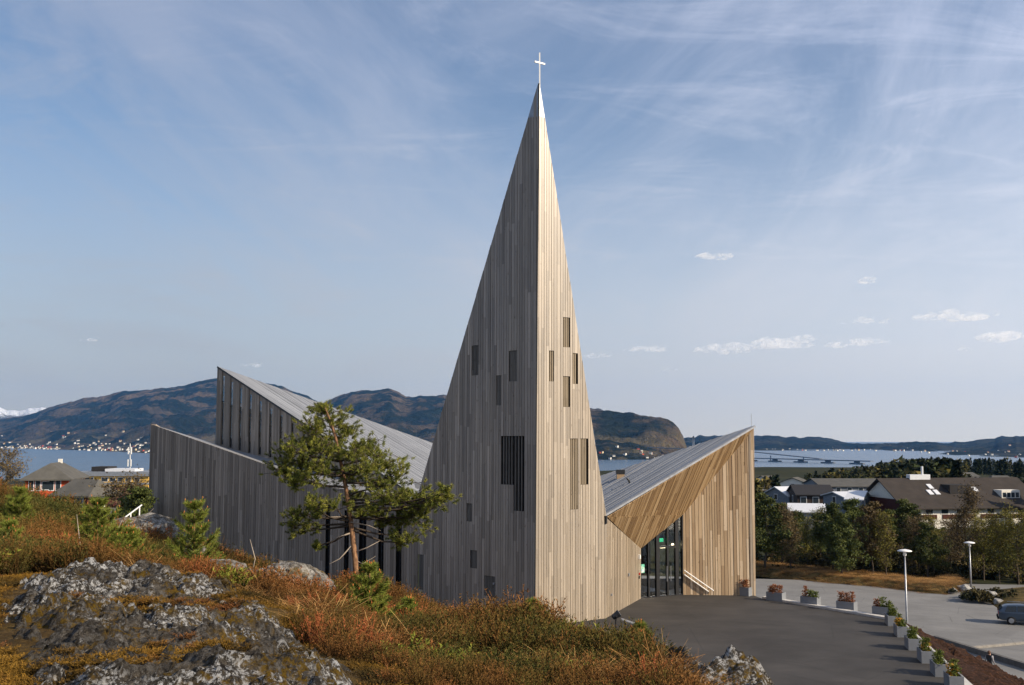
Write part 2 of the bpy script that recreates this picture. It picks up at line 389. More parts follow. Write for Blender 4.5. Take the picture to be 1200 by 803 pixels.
# ---------------------------------------------------------------- ground sheets
u = np.linspace(-1, 1, 301); v = np.linspace(0, 1, 311)
gx = 9 * u + 41 * u ** 3; gy = -8 + 62 * (v * .35 + .65 * v ** 2.0) + 6
X, Y = np.meshgrid(gx, gy)
Zh = land(X, Y); near = np.clip(1 - np.hypot(X, Y - 10) / 45, 0, 1)
Zh = Zh + fbm(X * .9, Y * .9, 4) * .10 * near * sstep(36, 26, Y) * (X < 13)
# the sheet behind and beyond takes over at the outline of this one
border = np.minimum.reduce([X - gx[0], gx[-1] - X, Y - gy[0], gy[-1] - Y])
Zh = Zh - .25 * sstep(2.0, 0, border)
ter = obj('heath_hillside', grid_mesh('heath_hillside', X, Y, Zh), M_heath); tag(ter, kind='structure')
rr = np.concatenate([np.linspace(30, 160, 44), np.linspace(170, 700, 50), np.linspace(720, 1900, 50)]); th = np.linspace(-1.15, 1.15, 200)
RR, TH = np.meshgrid(rr, th); X, Y = RR * np.sin(TH), RR * np.cos(TH)
Zf = land(X, Y) - 1.0 * sstep(62, 52, Y) * (np.abs(X) < 52)
Zf = np.where(RR > 1800, -60, Zf)
low = obj('ground', grid_mesh('ground', X, Y, Zf), M_fargr); tag(low, kind='structure')
wx = np.linspace(-11500, 11500, 3); wy = np.array([-3000, 8000, 12300.])
X, Y = np.meshgrid(wx, wy); wat = obj('fjord_water', grid_mesh('fjord_water', X, Y, X * 0 - 52.0), M_water); tag(wat, kind='structure')
# land behind the viewer, so that the ground does not end there
back = MB().box((-600, -700, -9), (600, -14, -6)); tag(back.build('ground', M_fargr), kind='structure')

def sheet(name, pts, z0, z1, mat):
    o = MB().prism([Vector((p[0], p[1], 0)) for p in pts], Vector((0, 0, 1)), z0, z1).build(name, mat); tag(o, kind='structure'); return o
fore_pts = [(2.2, 27), (14.0, 27), (14.3, 33.5), (16.6, 46.4), (12.4, 52.7), (11.3, 60), (-3, 60), (-3, 48), (1, 40)]
sheet('forecourt', fore_pts, -.9, 0.0, M_fore)
sheet('parking_area', [(18, 50), (40, 40), (90, 40), (90, 98), (60, 103), (43, 105), (8, 112), (-6, 100), (0, 66), (17, 62)], PARK - .5, PARK, M_park)

# concrete edging along the back of the forecourt, in separate lengths
def along(a, b, n): return [Vector(a).lerp(Vector(b), i / n) for i in range(n + 1)]
kerb = empty('forecourt_kerb', (12.5, 52.5, 0)); tag(kerb, kind='structure')
for a, b, n in (((12.55, 52.75, .03), (16.75, 46.45, .03), 7), ((16.75, 46.3, .03), (14.45, 33.5, .03), 12)):
    q = along(a, b, n)
    for p0, p1 in zip(q[:-1], q[1:]):
        d = (p1 - p0).normalized() * .006
        o = MB().bar(p0 + d, p1 - d, .34, .14).build('kerb_stone', M_conc); o.parent = kerb; o.matrix_parent_inverse = Matrix.Translation(kerb.location).inverted()

# ================================================================== CHURCH
W_SILVER = [(.03, (.175, .147, .12)), (.3, (.225, .192, .158)), (.7, (.265, .227, .188)), (.98, (.35, .30, .25))]
W_WARM = [(.05, (.30, .21, .125)), (.35, (.41, .3, .185)), (.7, (.48, .36, .23)), (.97, (.58, .46, .32))]
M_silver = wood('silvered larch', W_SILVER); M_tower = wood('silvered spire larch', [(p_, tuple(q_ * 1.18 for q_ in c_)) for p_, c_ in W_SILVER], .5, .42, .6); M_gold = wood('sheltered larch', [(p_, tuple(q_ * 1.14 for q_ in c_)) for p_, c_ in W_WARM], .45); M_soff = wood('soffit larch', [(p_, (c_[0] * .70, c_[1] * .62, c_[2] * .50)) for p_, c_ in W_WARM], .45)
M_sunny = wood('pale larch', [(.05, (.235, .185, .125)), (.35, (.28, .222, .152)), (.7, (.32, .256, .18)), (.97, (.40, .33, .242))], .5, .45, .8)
cb_in = M_sunny.node_tree.nodes['Principled BSDF'].inputs; cb_in['Coat Weight'].default_value = .85; cb_in['Coat IOR'].default_value = 1.75; cb_in['Coat Roughness'].default_value = .43      # silky grain, gloss coat added for the sheen on the sunlit faces
M_shadow = plain('dark cavity shade', (.012, .012, .013), .9, .1)  # near-black sheet put in for the shade behind boards and slats
M_metal_dk = plain('dark grey metal', (.03, .031, .033), .45, .5, .3)
M_zinc = plain('grey zinc', (.33, .34, .36), .45, .5, .6)
M_white = plain('white paint', (.8, .79, .76), .5, .4, var=.06)
M_gild = NT('white lacquered cross').done((.85, .84, .8), .35, .5)
def roof_mat(name, c):
    m = NT(name); w = m.world(scale=(1, 1, 1))
    a = m.attr('tint'); col = m.ramp(a, [(0, tuple(q * .78 for q in c)), (.5, c), (1, tuple(q * 1.2 for q in c))])
    col = m.mix(1, col, m.ramp(m.noise(w, .8, 7, .65), [(.3, (.85,) * 3), (.7, (1.12,) * 3)]), 'MULTIPLY')
    return m.done(col, .6, .35)
M_roof = roof_mat('weathered roof boards', (.225, .232, .245))
def mat_glass():
    m = NT('window glass'); m.b.inputs['Transmission Weight'].default_value = 1.0
    return m.done((.88, .92, .92), .02, .5)
M_glass = mat_glass()

church = empty('church', (0, 48, 0))
tag(church, 'church clad in grey larch boards with sharp pointed spire and slanting roofs', 'church')
CINV = Matrix.Translation(church.location).inverted()
def part(o, parent=church):
    o.parent = parent
    o.matrix_parent_inverse = parent.matrix_world.inverted() if parent is not church else CINV
    return o

def clip(poly, axis, val, keep_less):
    out = []
    for i in range(len(poly)):
        a, b = poly[i], poly[(i + 1) % len(poly)]
        ia = (a[axis] <= val) if keep_less else (a[axis] >= val); ib = (b[axis] <= val) if keep_less else (b[axis] >= val)
        if ia: out.append(a)
        if ia != ib:
            t = (val - a[axis]) / (b[axis] - a[axis]); out.append((a[0] + t * (b[0] - a[0]), a[1] + t * (b[1] - a[1])))
    return out
def area2(p): return abs(sum(p[i][0] * p[(i + 1) % len(p)][1] - p[(i + 1) % len(p)][0] * p[i][1] for i in range(len(p)))) / 2
CAMP = Vector((0, 0, EYE))
class Face:
    """a flat wall polygon seen from outside, with a board direction"""
    def __init__(s, pts, along=Vector((0, 0, 1)), n=None):
        s.pts = [Vector(p) for p in pts]; c = sum(s.pts, Vector()) / len(s.pts)
        nn = Vector()
        for i in range(len(s.pts)):
            a, b = s.pts[i] - c, s.pts[(i + 1) % len(s.pts)] - c; nn += a.cross(b)
        nn.normalize()
        if n is None: n = CAMP - c
        if nn.dot(n) < 0: nn = -nn
        s.n = nn; s.v = (along - nn * along.dot(nn)).normalized(); s.u = s.v.cross(nn).normalized(); s.o = s.pts[0]
        s.poly = [((p - s.o).dot(s.u), (p - s.o).dot(s.v)) for p in s.pts]
    def to3(s, q): return s.o + s.u * q[0] + s.v * q[1]
    def px(s, x, y):
        p = on_plane(x, y, s.o, s.n) - s.o; return (p.dot(s.u), p.dot(s.v))
    def rect(s, x0, x1, y0, y1):
        xm, ym = (x0 + x1) / 2, (y0 + y1) / 2
        us = sorted((s.px(x0, ym)[0], s.px(x1, ym)[0])); vs = sorted((s.px(xm, y0)[1], s.px(xm, y1)[1]))
        return [us[0], us[1], vs[0], vs[1]]
    def strips(s, width, holes=(), gap=.02, jitter=.25):
        us = [q[0] for q in s.poly]; x = min(us); res = []; x1 = max(us)
        while x < x1 - .02:
            w = width * random.uniform(1 - jitter, 1 + jitter); e = min(x + w, x1)
            p = clip(clip(s.poly, 0, x + gap / 2, False), 0, e - gap / 2, True)
            pieces = [p] if len(p) > 2 else []
            for h in holes:
                m = (x + e) / 2
                if h[0] <= m <= h[1]:
                    nxt = []
                    for q in pieces: nxt += [clip(q, 1, h[2], True), clip(q, 1, h[3], False)]
                    pieces = [q for q in nxt if len(q) > 2]
            for q in pieces:
                if area2(q) > .004: res.append(q)
            x = e
        return res
    def wall(s, name, mat, width, holes=(), jitter=.25, thick=(.018, .034), depth=.3):
        c_ = sum(s.pts, Vector()) / len(s.pts)
        core = MB().prism([c_ + (p - c_) * .97 for p in s.pts], s.n, -.18, -.14).build(name, M_shadow); part(core)
        for q in s.strips(width, holes, jitter=jitter):
            o = MB().prism([s.to3(p) for p in q], s.n, -.015, random.uniform(*thick)).build('board', mat)
            o.parent = core; o.matrix_parent_inverse = CINV @ Matrix.Identity(4)
            o.matrix_parent_inverse = Matrix.Identity(4)
        return core
    def louvre(s, h, mat, n=None, name='louvre_window', slat_w=.035, glass=None):
        """window in a hole: dark recess and upright slats in front"""
        w = h[1] - h[0]; rec = MB().prism([s.to3(p) for p in ((h[0], h[2]), (h[1], h[2]), (h[1], h[3]), (h[0], h[3]))], s.n, -.135, -.11)
        o = part(rec.build(name, glass or M_shadow))
        n = n or max(2, int(round(w / .095)))
        for i in range(n):
            uc = h[0] + w * (i + .5) / n
            sl = MB().prism([s.to3(p) for p in ((uc - slat_w / 2, h[2] + .01), (uc + slat_w / 2, h[2] + .01), (uc + slat_w / 2, h[3] - .01), (uc - slat_w / 2, h[3] - .01))], s.n, -.09, -.015).build('slat', mat)
            sl.parent = o; sl.matrix_parent_inverse = Matrix.Identity(4)
        return o

def down(p, z): return Vector((p.x, p.y, z))
# --- corner points, measured from the photograph at the depths where they stand
APEX = P(631.5, 98, 44.8); FB = down(P(626.3, 700, 44.8), -.6)
RB = down(G(709, 724.5, 0), -.3); R1 = P(710.5, 607, RB.y)
CB = down(G(750.5, 701.5, 0), -.3); C1 = P(750.5, 643, CB.y)
DB = down(P(800.5, 689.2, 53.9), -.3); D1 = P(800.5, 603, DB.y)
BB = down(G(885.5, 698, 0), -.3); B1 = P(883.5, 502, BB.y)
LB = down(P(488.5, 585, 50.0), -.6); L1 = P(488.5, 585, 50.0)
W1 = P(388, 571, 52.8); W2 = P(177, 497, 60.0); W1B = down(W1, -.8); W2B = down(W2, -.5)
H1 = P(255, 431, 64.0); V1 = P(483, 580.5, 52.0); H2 = P(505, 520, 77.0)

# --- spire: two upright faces meeting in the front edge
fl = Face([FB, LB, L1, APEX]); fr = Face([FB, RB, R1, APEX])
left_px = [(553, 560, 405, 440), (597, 605.5, 411, 447), (581.5, 588.5, 440, 475), (588, 601, 511, 568), (601.5, 616.5, 511, 599), (546, 554.5, 590, 611), (552, 560, 645, 666), (568, 580, 675, 699), (490.5, 498, 650, 691)]
right_px = [(658.5, 667, 372, 407), (642, 649, 411, 447), (669.5, 675.5, 414, 450), (659, 666.5, 441, 477), (667, 677.5, 514, 597), (679.5, 687.5, 514, 568)]
hl = [fl.rect(*r) for r in left_px]; hr = [fr.rect(*r) for r in right_px]
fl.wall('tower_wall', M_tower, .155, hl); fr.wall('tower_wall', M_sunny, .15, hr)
M_slat = wood('dark slat wood', [(.1, (.13, .12, .105)), (.9, (.18, .165, .145))]); M_slat2 = wood('brown slat wood', [(.1, (.22, .175, .118)), (.9, (.30, .245, .17))])
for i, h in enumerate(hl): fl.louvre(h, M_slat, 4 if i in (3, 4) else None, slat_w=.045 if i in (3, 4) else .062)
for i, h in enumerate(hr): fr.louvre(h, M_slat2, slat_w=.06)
# sloping back of the spire
MBs = lambda pts, n, t0, t1, name, mat: part(MB().prism([Vector(p) for p in pts], n, t0, t1).build(name, mat))
bt = Face([APEX, L1, R1], n=Vector((0, 1, .3))); MBs(bt.pts, bt.n, -.02, .05, 'spire_roof', M_silver)
# corner trims and metal cap
part(MB().bar(FB + Vector((0, -.03, 0)), APEX + Vector((0, -.03, 0)), .05, .05).build('corner_trim', M_metal_dk))
for a, b in ((APEX, L1), (APEX, R1)):
    part(MB().bar(a, b, .03, .035, fl.n).build('edge_flashing', M_zinc))
def edge_at(a, b, t): return a.lerp(b, t)
for fc, e in ((fl, L1), (fr, R1)):
    f_ = .062
    q = [APEX, edge_at(APEX, e, f_ * (1.28 if fc is fr else 1.25)), edge_at(APEX, FB, f_)]
    part(MB().prism(q, fc.n, .03, .05).build('spire_cap', M_zinc if fc is fr else M_zinc))
# cross on the tip
cb_ = P(632.5, 99, 44.8); ct_ = P(633.3, 62, 44.8); cr = empty('cross', cb_)
tag(cr, 'slim white metal cross standing on the tip of the spire', 'cross')
crz = ct_.z - cb_.z
o = MB().box((-.028, -.028, -.1), (.028, .028, crz)).build('upright', M_gild, cr)
dr = (Vector((RB.x - FB.x, RB.y - FB.y, 0))).normalized()
o = MB().bar(dr * -.28 + Vector((0, 0, crz * .68)), dr * .28 + Vector((0, 0, crz * .68)), .055, .07).build('crossbar', M_gild, cr)

# --- short wall between spire and entrance
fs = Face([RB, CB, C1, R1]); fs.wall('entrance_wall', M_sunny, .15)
# --- upright wall of the porch wing
fw = Face([DB, BB, B1, D1]); fw.wall('wing_wall', M_gold, .15)
fe = Face([BB, BB + Vector((1.6, 13, 0)), P(706, 557, 62) + Vector((8.0, 4, .8)), B1], n=Vector((1, 0, 0)))
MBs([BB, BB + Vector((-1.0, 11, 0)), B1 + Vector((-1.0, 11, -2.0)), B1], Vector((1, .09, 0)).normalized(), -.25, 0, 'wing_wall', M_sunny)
# --- leaning soffit over the entrance: two facets
A1 = R1 + Vector((.05, .02, .03))
def soffit(pts):
    a = on_plane(787, 566, pts[0], Face(pts).n); b = on_plane(757, 640, pts[0], Face(pts).n)
    return Face(pts, along=(a - b))
for pts in ([A1, C1, D1], [A1, D1, B1]):
    f_ = soffit(pts); c_ = sum(f_.pts, Vector()) / len(f_.pts); core = MB().prism([c_ + (p - c_) * .98 for p in f_.pts], f_.n, -.1, -.05).build('soffit', M_shadow); part(core)
    for q in f_.strips(.17, jitter=.3):
        o = MB().prism([f_.to3(p) for p in q], f_.n, -.03, random.uniform(.0, .02)).build('board', M_soff)
        o.parent = core; o.matrix_parent_inverse = Matrix.Identity(4)

# --- roofs: thin decks with one skin of boards each
def flat4(a, b, c, d):
    n = (b - a).cross(c - a); d = Vector(d); d.z = a.z - ((d.x - a.x) * n.x + (d.y - a.y) * n.y) / n.z; return [a, b, c, d]
def roof(name, pts, along, width=.2, thick=.09, edge_mat=None):
    pts = flat4(*pts)
    f_ = Face(pts, along=along, n=Vector((0, 0, 1)))
    deck = part(MB().prism(f_.pts, f_.n, -thick, -.02).build(name, M_metal_dk))
    sk = MB(); tint = []
    for q in f_.strips(width, gap=.014, jitter=.3):
        k = len(sk.v); sk.prism([f_.to3(p) for p in q], f_.n, -.015, random.uniform(.004, .022)); tint += [random.random()] * (len(sk.v) - k)
    me = sk.mesh('roof_boards'); add_tint(me, tint)
    o = obj('roof_boards', me, M_roof); o.parent = deck; o.matrix_parent_inverse = Matrix.Identity(4); tag(o, kind='stuff')
    return f_
AW = R1 + Vector((-.1, .05, .12)); BW = B1 + Vector((.05, -.05, .14)); EW = P(706, 557, 62.0)
EW2 = BW + (EW - BW) * 1.45; AW2 = AW + Vector((-3.5, 3.0, .2))
fwr = roof('wing_roof', [AW, BW, EW2, AW2], BW - AW)
part(MB().bar(AW + Vector((0, -.02, -.05)), BW + Vector((0, -.02, -.05)), .03, .09).build('roof_fascia', M_zinc))
HE = H1 + (H2 - H1) * 1.35; VE = V1 + Vector((4.2, 6.2, -.3))
fhr = roof('hall_roof', [V1 + Vector((0, -.06, .08)), H1 + Vector((0, -.06, .08)), HE + Vector((0, 0, .08)), VE], V1 - H1)
part(MB().bar(H1 + Vector((0, -.08, .04)), V1 + Vector((0, -.08, .04)), .03, .1).build('roof_fascia', M_metal_dk))
# lower side roof
U0 = P(250, 520, 64.2); W2b = W2 + Vector((1.6, 6, -2.2))
me = pymesh('side_roof', [W2, W1, L1, V1 + Vector((0, 0, -.02)), U0 + Vector((0, .3, 0)), W2b] + [p - Vector((0, 0, .15)) for p in (W2, W1, L1, V1, U0, W2b)],
            [(0, 4, 5), (0, 1, 4), (1, 3, 4), (1, 2, 3), (6, 11, 10), (6, 10, 7), (7, 10, 9), (7, 9, 8), (0, 6, 7, 1), (1, 7, 8, 2), (0, 5, 11, 6)])
add_tint(me, [.6] * 12); part(obj('side_roof', me, M_roof))
# --- low side wall with slit windows near the spire
flw = Face([W2B, W1B, W1, W2]); fl2 = Face([W1B, LB, L1, W1])
hlw = [flw.rect(382, 388, 590, 720)]; hl2 = [fl2.rect(a, b, 598, 720) for a, b in ((402, 408), (422, 428), (443.5, 450), (465, 472))]
flw.wall('side_wall', M_silver, .165, hlw); fl2.wall('side_wall', M_silver, .15, hl2)
for f_, hs in ((flw, hlw), (fl2, hl2)):
    for h in hs: f_.louvre(h, M_metal_dk, 1, 'slit_window', .02, M_glass if False else M_shadow)
# --- hall wall with a row of tall slits under the slanting eave; daylight shows through from the clerestory behind
H1B = down(H1, U0.z - .6)
fh = Face([H1B, down(V1, V1.z - .8), V1, H1])
slit = [(259.5, 262.8, 441, 521), (269.3, 272.8, 447.5, 525), (280, 283.5, 455, 528), (291.3, 294.8, 462.5, 531), (303, 306.6, 470.5, 533), (315.2, 318.8, 478.8, 536),
        (327.5, 331, 487, 539), (341, 344.5, 496, 541), (354.5, 358, 505, 543), (369, 372.3, 513, 545), (384, 387.3, 522, 549)]
hh = []
for r in slit:
    hh.append(fh.rect(*r))
# this wall is a pierced frame (no solid core), so that one looks through the slits
fw_core = empty('hall_wall', church.location); part(fw_core); fw_core.matrix_parent_inverse = CINV
us = sorted(hh, key=lambda h: h[0]); x = min(q[0] for q in fh.poly); xe = max(q[0] for q in fh.poly)
segs = []; first = True
for h in us + [None]:
    e = h[0] if h else xe; segs.append((x, e)); x = h[1] if h else xe
core = MB()
for a, b in segs:
    q = clip(clip(fh.poly, 0, a, False), 0, b, True)
    if len(q) > 2: core.prism([fh.to3(p) for p in q], fh.n, -.07, -.03)
for h in us:
    for vv, less in ((h[2], True), (h[3], False)):
        q = clip(clip(clip(fh.poly, 0, h[0], False), 0, h[1], True), 1, vv, less)
        if len(q) > 2: core.prism([fh.to3(p) for p in q], fh.n, -.07, -.03)
bpy.data.objects.remove(fw_core)
cw = part(core.build('hall_wall', M_silver))
for i, (a, b) in enumerate(segs):
    nb = max(2, int(round((b - a) / .16))); w_ = (b - a) / nb
    for k in range(nb):
        q = clip(clip(fh.poly, 0, a + k * w_ + .006, False), 0, a + (k + 1) * w_ - .006, True)
        if len(q) > 2 and area2(q) > .01:
            o = MB().prism([fh.to3(p) for p in q], fh.n, -.015, random.uniform(.015, .032)).build('board', M_silver); o.parent = cw; o.matrix_parent_inverse = Matrix.Identity(4)
for h in us:
    vm = h[2] + (h[3] - h[2]) * .62
    w_ = part(MB().prism([fh.to3(p) for p in ((h[0], h[2]), (h[1], h[2]), (h[1], h[3]), (h[0], h[3]))], fh.n, -.055, -.045).build('slit_window', M_glass))
    o = MB().prism([fh.to3(p) for p in ((h[0], vm), (h[1], vm), (h[1], vm + .06), (h[0], vm + .06))], fh.n, -.065, -.02).build('transom', M_metal_dk); o.parent = w_; o.matrix_parent_inverse = Matrix.Identity(4)
# clerestory wall on the far side: lower than its roof edge, open band above is glazed
nb_ = Vector((H1.y - H2.y, H2.x - H1.x, 0)).normalized()
K0 = on_plane(255.6, 471, H1, nb_); K1 = on_plane(325, 487, H1, nb_); K2 = HE - Vector((0, 0, .5))
part(MB().prism([down(H1, 2), down(HE, 2), K2, K1, K0], nb_, -.15, .15).build('clerestory_wall', M_shadow))
part(MB().prism([K0, K1, K2, HE - Vector((0, 0, .1)), H1 - Vector((0, 0, .1))], nb_, -.01, .01).build('clerestory_glass', M_glass))
MBs([W2B, W2B + Vector((1, 6, 0)), W2b, W2], Vector((-1, .16, 0)).normalized(), -.3, 0, 'side_wall', M_silver)

# --- glazed entrance
M_frame = plain('black door frame', (.012, .012, .013), .4, .5)
fg = Face([down(CB, 0), down(DB, 0), D1, C1]); ug = [q[0] for q in fg.poly]; u0, u1 = min(ug), max(ug)
def gx_(px, py=670): return fg.px(px, py)[0]
cuts = [gx_(x) for x in (750.5, 760.2, 771.0, 782.6, 793.5, 800.5)]
cuts = sorted(cuts)
glz = part(MB().prism([fg.to3((u0, .0)), fg.to3((u1, 0.0)), fg.to3((u1, .05)), fg.to3((u0, .05))], fg.n, -.12, .0).build('entrance_glazing', M_frame))
def sub(o, parent): o.parent = parent; o.matrix_parent_inverse = Matrix.Identity(4); return o
for i, c in enumerate(cuts):
    w_ = {2: .2, 3: .1, 0: .08, 5: .1, 4: .2}.get(i, .07)
    q = clip(clip(fg.poly, 0, max(u0, c - w_ / 2), False), 0, min(u1, c + w_ / 2), True)
    if len(q) > 2: sub(MB().prism([fg.to3(p) for p in q], fg.n, -.13, .02).build('mullion', M_frame), glz)
for a, b in zip(cuts[:-1], cuts[1:]):
    q = clip(clip(fg.poly, 0, a, False), 0, b, True)
    if len(q) > 2: sub(MB().prism([fg.to3(p) for p in q], fg.n, -.07, -.05).build('pane', M_glass), glz)
vt = fg.px(785, 641.5)[1]
for a, b in ((cuts[2], cuts[4]),):
    sub(MB().prism([fg.to3(p) for p in ((a, vt), (b, vt), (b, vt + .09), (a, vt + .09))], fg.n, -.12, .025).build('transom', M_frame), glz)
for s_ in (-.12, .12):
    c = cuts[3] + s_; sub(MB().tube([fg.to3((c, .75)) + fg.n * .09, fg.to3((c, 1.5)) + fg.n * .09], .018).build('door_handle', M_zinc), glz)
# foyer behind the glass
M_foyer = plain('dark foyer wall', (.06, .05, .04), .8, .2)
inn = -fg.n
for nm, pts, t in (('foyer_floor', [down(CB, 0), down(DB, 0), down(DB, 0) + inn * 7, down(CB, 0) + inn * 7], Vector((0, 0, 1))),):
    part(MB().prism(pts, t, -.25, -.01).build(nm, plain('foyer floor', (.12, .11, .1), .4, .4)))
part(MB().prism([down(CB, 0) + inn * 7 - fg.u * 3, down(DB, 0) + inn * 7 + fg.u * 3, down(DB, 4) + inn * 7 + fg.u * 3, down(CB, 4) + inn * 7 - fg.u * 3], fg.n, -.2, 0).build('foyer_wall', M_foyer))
M_lamp = NT('lit lamp'); M_lamp.b.inputs['Emission Color'].default_value = (1, .8, .5, 1); M_lamp.b.inputs['Emission Strength'].default_value = 6; M_lamp = M_lamp.m
for x, y in ((776.5, 641), (790.5, 638.5)):
    p = on_plane(x, y, fg.o - fg.n * .45, fg.n)
    lo = MB().box((-.17, -.05, -.05), (.17, .05, .05), Matrix.Translation(p) @ Matrix.Rotation(math.atan2(fg.u.y, fg.u.x), 4, 'Z')).build('foyer_lamp', M_lamp)
    tag(lo, 'small lit lamp inside the glazed entrance above the door leaf', 'lamp', 'lamps in the foyer')
    part(MB().tube([p + Vector((0, 0, .04)), p + Vector((0, 0, 1.2))], .01).build('lamp_cord', M_frame)) if False else None
M_green = NT('lit green sign'); M_green.b.inputs['Emission Color'].default_value = (.05, .8, .35, 1); M_green.b.inputs['Emission Strength'].default_value = .6; M_green.done((.02, .35, .15), .5); M_green = M_green.m
p = on_plane(774.5, 633, fg.o - fg.n * .3, fg.n)
tag(MB().box((-.13, -.02, -.09), (.13, .02, .09), Matrix.Translation(p) @ Matrix.Rotation(math.atan2(fg.u.y, fg.u.x), 4, 'Z')).build('exit_sign', M_green), 'small green lit sign behind the entrance glass', 'sign')
def stick(f_, x, y, w, h, t, name, mat, label, cat, off=.03):
    q = f_.px(x, y); b = MB().prism([f_.to3(p) for p in ((q[0] - w / 2, q[1] - h / 2), (q[0] + w / 2, q[1] - h / 2), (q[0] + w / 2, q[1] + h / 2), (q[0] - w / 2, q[1] + h / 2))], f_.n, off, off + t)
    return tag(b.build(name, mat), label, cat)
def mat_poster():
    m = NT('notice print'); v = m.world(scale=(3, 3, 6)); return m.done(m.ramp(m.noise(v, 1.5, 2), [(.4, (.15, .5, .35)), (.5, (.75, .8, .7)), (.6, (.2, .45, .6))]), .6, .3)
stick(fg, 753.8, 666.5, .2, .42, .012, 'notice', mat_poster(), 'small coloured notice stuck on the entrance glass', 'notice', -.045)
stick(fs, 748, 652.5, .16, .2, .08, 'wall_box', M_white, 'small white box mounted on the boards beside the entrance', 'box')
stick(fs, 748.2, 672.5, .09, .11, .05, 'alarm_button', plain('red plastic', (.6, .04, .03), .4), 'red button box on the boards beside the entrance', 'button')
stick(fs, 748, 676.5, .1, .13, .04, 'intercom', M_metal_dk, 'dark intercom panel under the red button', 'intercom')
stick(fs, 735.5, 673.5, .17, .13, .06, 'key_box', M_zinc, 'small grey key box on the boards of the entrance wall', 'box')
stick(fs, 715, 697, .09, .09, .07, 'water_tap', M_zinc, 'small grey tap low on the entrance wall', 'tap')
stick(fl, 579.5, 684, .09, .09, .05, 'wall_socket', M_zinc, 'tiny pale socket low on the shaded spire wall', 'socket')

# roof chimney, vent, lightning rod, roof pipe
def on_roof(f_, x, y): return on_plane(x, y, f_.o, f_.n)
pc = on_roof(fwr, 727, 560)
ch = part(MB().box((-.2, -.2, -.4), (.2, .2, .22), Matrix.Translation(pc)).build('chimney', M_gold))
sub(MB().box((-.23, -.23, .222), (.23, .23, .44), Matrix.Translation(pc)).build('chimney_cap', M_metal_dk), ch)
pc = on_roof(fwr, 738, 566); part(MB().tube([pc - Vector((0, 0, .1)), pc + Vector((-.03, 0, .1)), pc + Vector((-.14, 0, .24))], [.05, .05, .06]).build('vent_pipe', M_metal_dk))
part(MB().tube([B1 + Vector((-.1, .1, .1)), B1 + Vector((-.1, .1, .75))], .012, 6).build('lightning_rod', M_zinc))
part(MB().tube([P(500, 565, 52), P(468, 567, 51.5)], .025, 6).build('roof_pipe', M_metal_dk))
hub = P(490, 569, 51.5); part(MB().tube([hub, hub + Vector((0, -.12, 0))], .16, 14).build('roof_vent', M_zinc))
pv = P(319.5, 545, 55.6); part(MB().tube([pv - Vector((0, 0, .2)), pv + Vector((0, 0, .1))], [.05, .07], 8).build('vent_pipe', M_metal_dk))
part(MB().tube([R1 + Vector((-.02, -.08, -.25)), R1 + Vector((-.02, -.08, .1))], [.05, .07], 8).build('rain_spout', M_metal_dk))
# handrails on the wing wall
hrz = empty('handrail', down(fw.to3(fw.px(815, 685)), 0)); tag(hrz, 'pair of pale handrails sloping down the boards of the porch wing', 'handrail')
for a, b in (((801.5, 668), (836, 692)), ((801.5, 673), (830, 693))):
    o = MB().tube([fw.to3(fw.px(*a)) + fw.n * .14, fw.to3(fw.px(*b)) + fw.n * .14], .03, 8).build('rail', M_white); o.parent = hrz; o.matrix_parent_inverse = Matrix.Translation(hrz.location).inverted()
    for t in (.12, .5, .88):
        p = fw.to3(fw.px(*a)).lerp(fw.to3(fw.px(*b)), t); k = MB().bar(p + fw.n * .02, p + fw.n * .14, .02, .02).build('bracket', M_zinc); k.parent = hrz; k.matrix_parent_inverse = o.matrix_parent_inverse
sl = [G(x, y, 0) for x, y in ((772, 694.5), (800, 690), (813, 691.5), (787, 697.5))]
tag(MB().prism(sl, Vector((0, 0, 1)), .003, .05).build('doorstep', M_conc), 'pale concrete doorstep slab in front of the glass doors', 'doorstep')

# ================================================================== ROCKS
def poly_sd(x, y, poly):
    """signed distance, positive inside"""
    d = seg_dist(x, y, list(poly) + [poly[0]]); ins = np.zeros(np.shape(x), bool)
    for (ax, ay), (bx, by) in zip(poly, list(poly[1:]) + [poly[0]]):
        c = ((ay > y) != (by > y)) & (x < (bx - ax) * (y - ay) / (by - ay + 1e-12) + ax); ins ^= c
    return np.where(ins, d, -d)
def ground_px(px, py, near=4.0, far=34.0):
    """where the sight line through a pixel first meets the hill"""
    d = ray(px, py); t = np.linspace(near, far, 900) / d.y
    z = EYE + d.z * t - land(d.x * t, d.y * t); k = np.argmax(z < 0)
    return (d.x * t[k], d.y * t[k])
ROCK_A = [(-2.3, 3.4), (-2.75, 5.6), (-3.1, 6.6), (-3.9, 7.6), (-4.4, 9.0), (-5.1, 10.4), (-5.2, 11.6), (-4.0, 12.4), (-3.3, 12.4), (-2.6, 11.7), (-2.15, 10.6), (-1.75, 9.4), (-1.2, 8.2), (-.75, 7.0), (-.5, 5.5), (-.4, 3.4)]
ROCK_B = [(1.42, 12.5), (1.95, 12.3), (2.2, 10.7), (2.4, 9.0), (2.35, 7.6), (1.75, 7.4), (1.62, 8.8), (1.5, 10.5)]
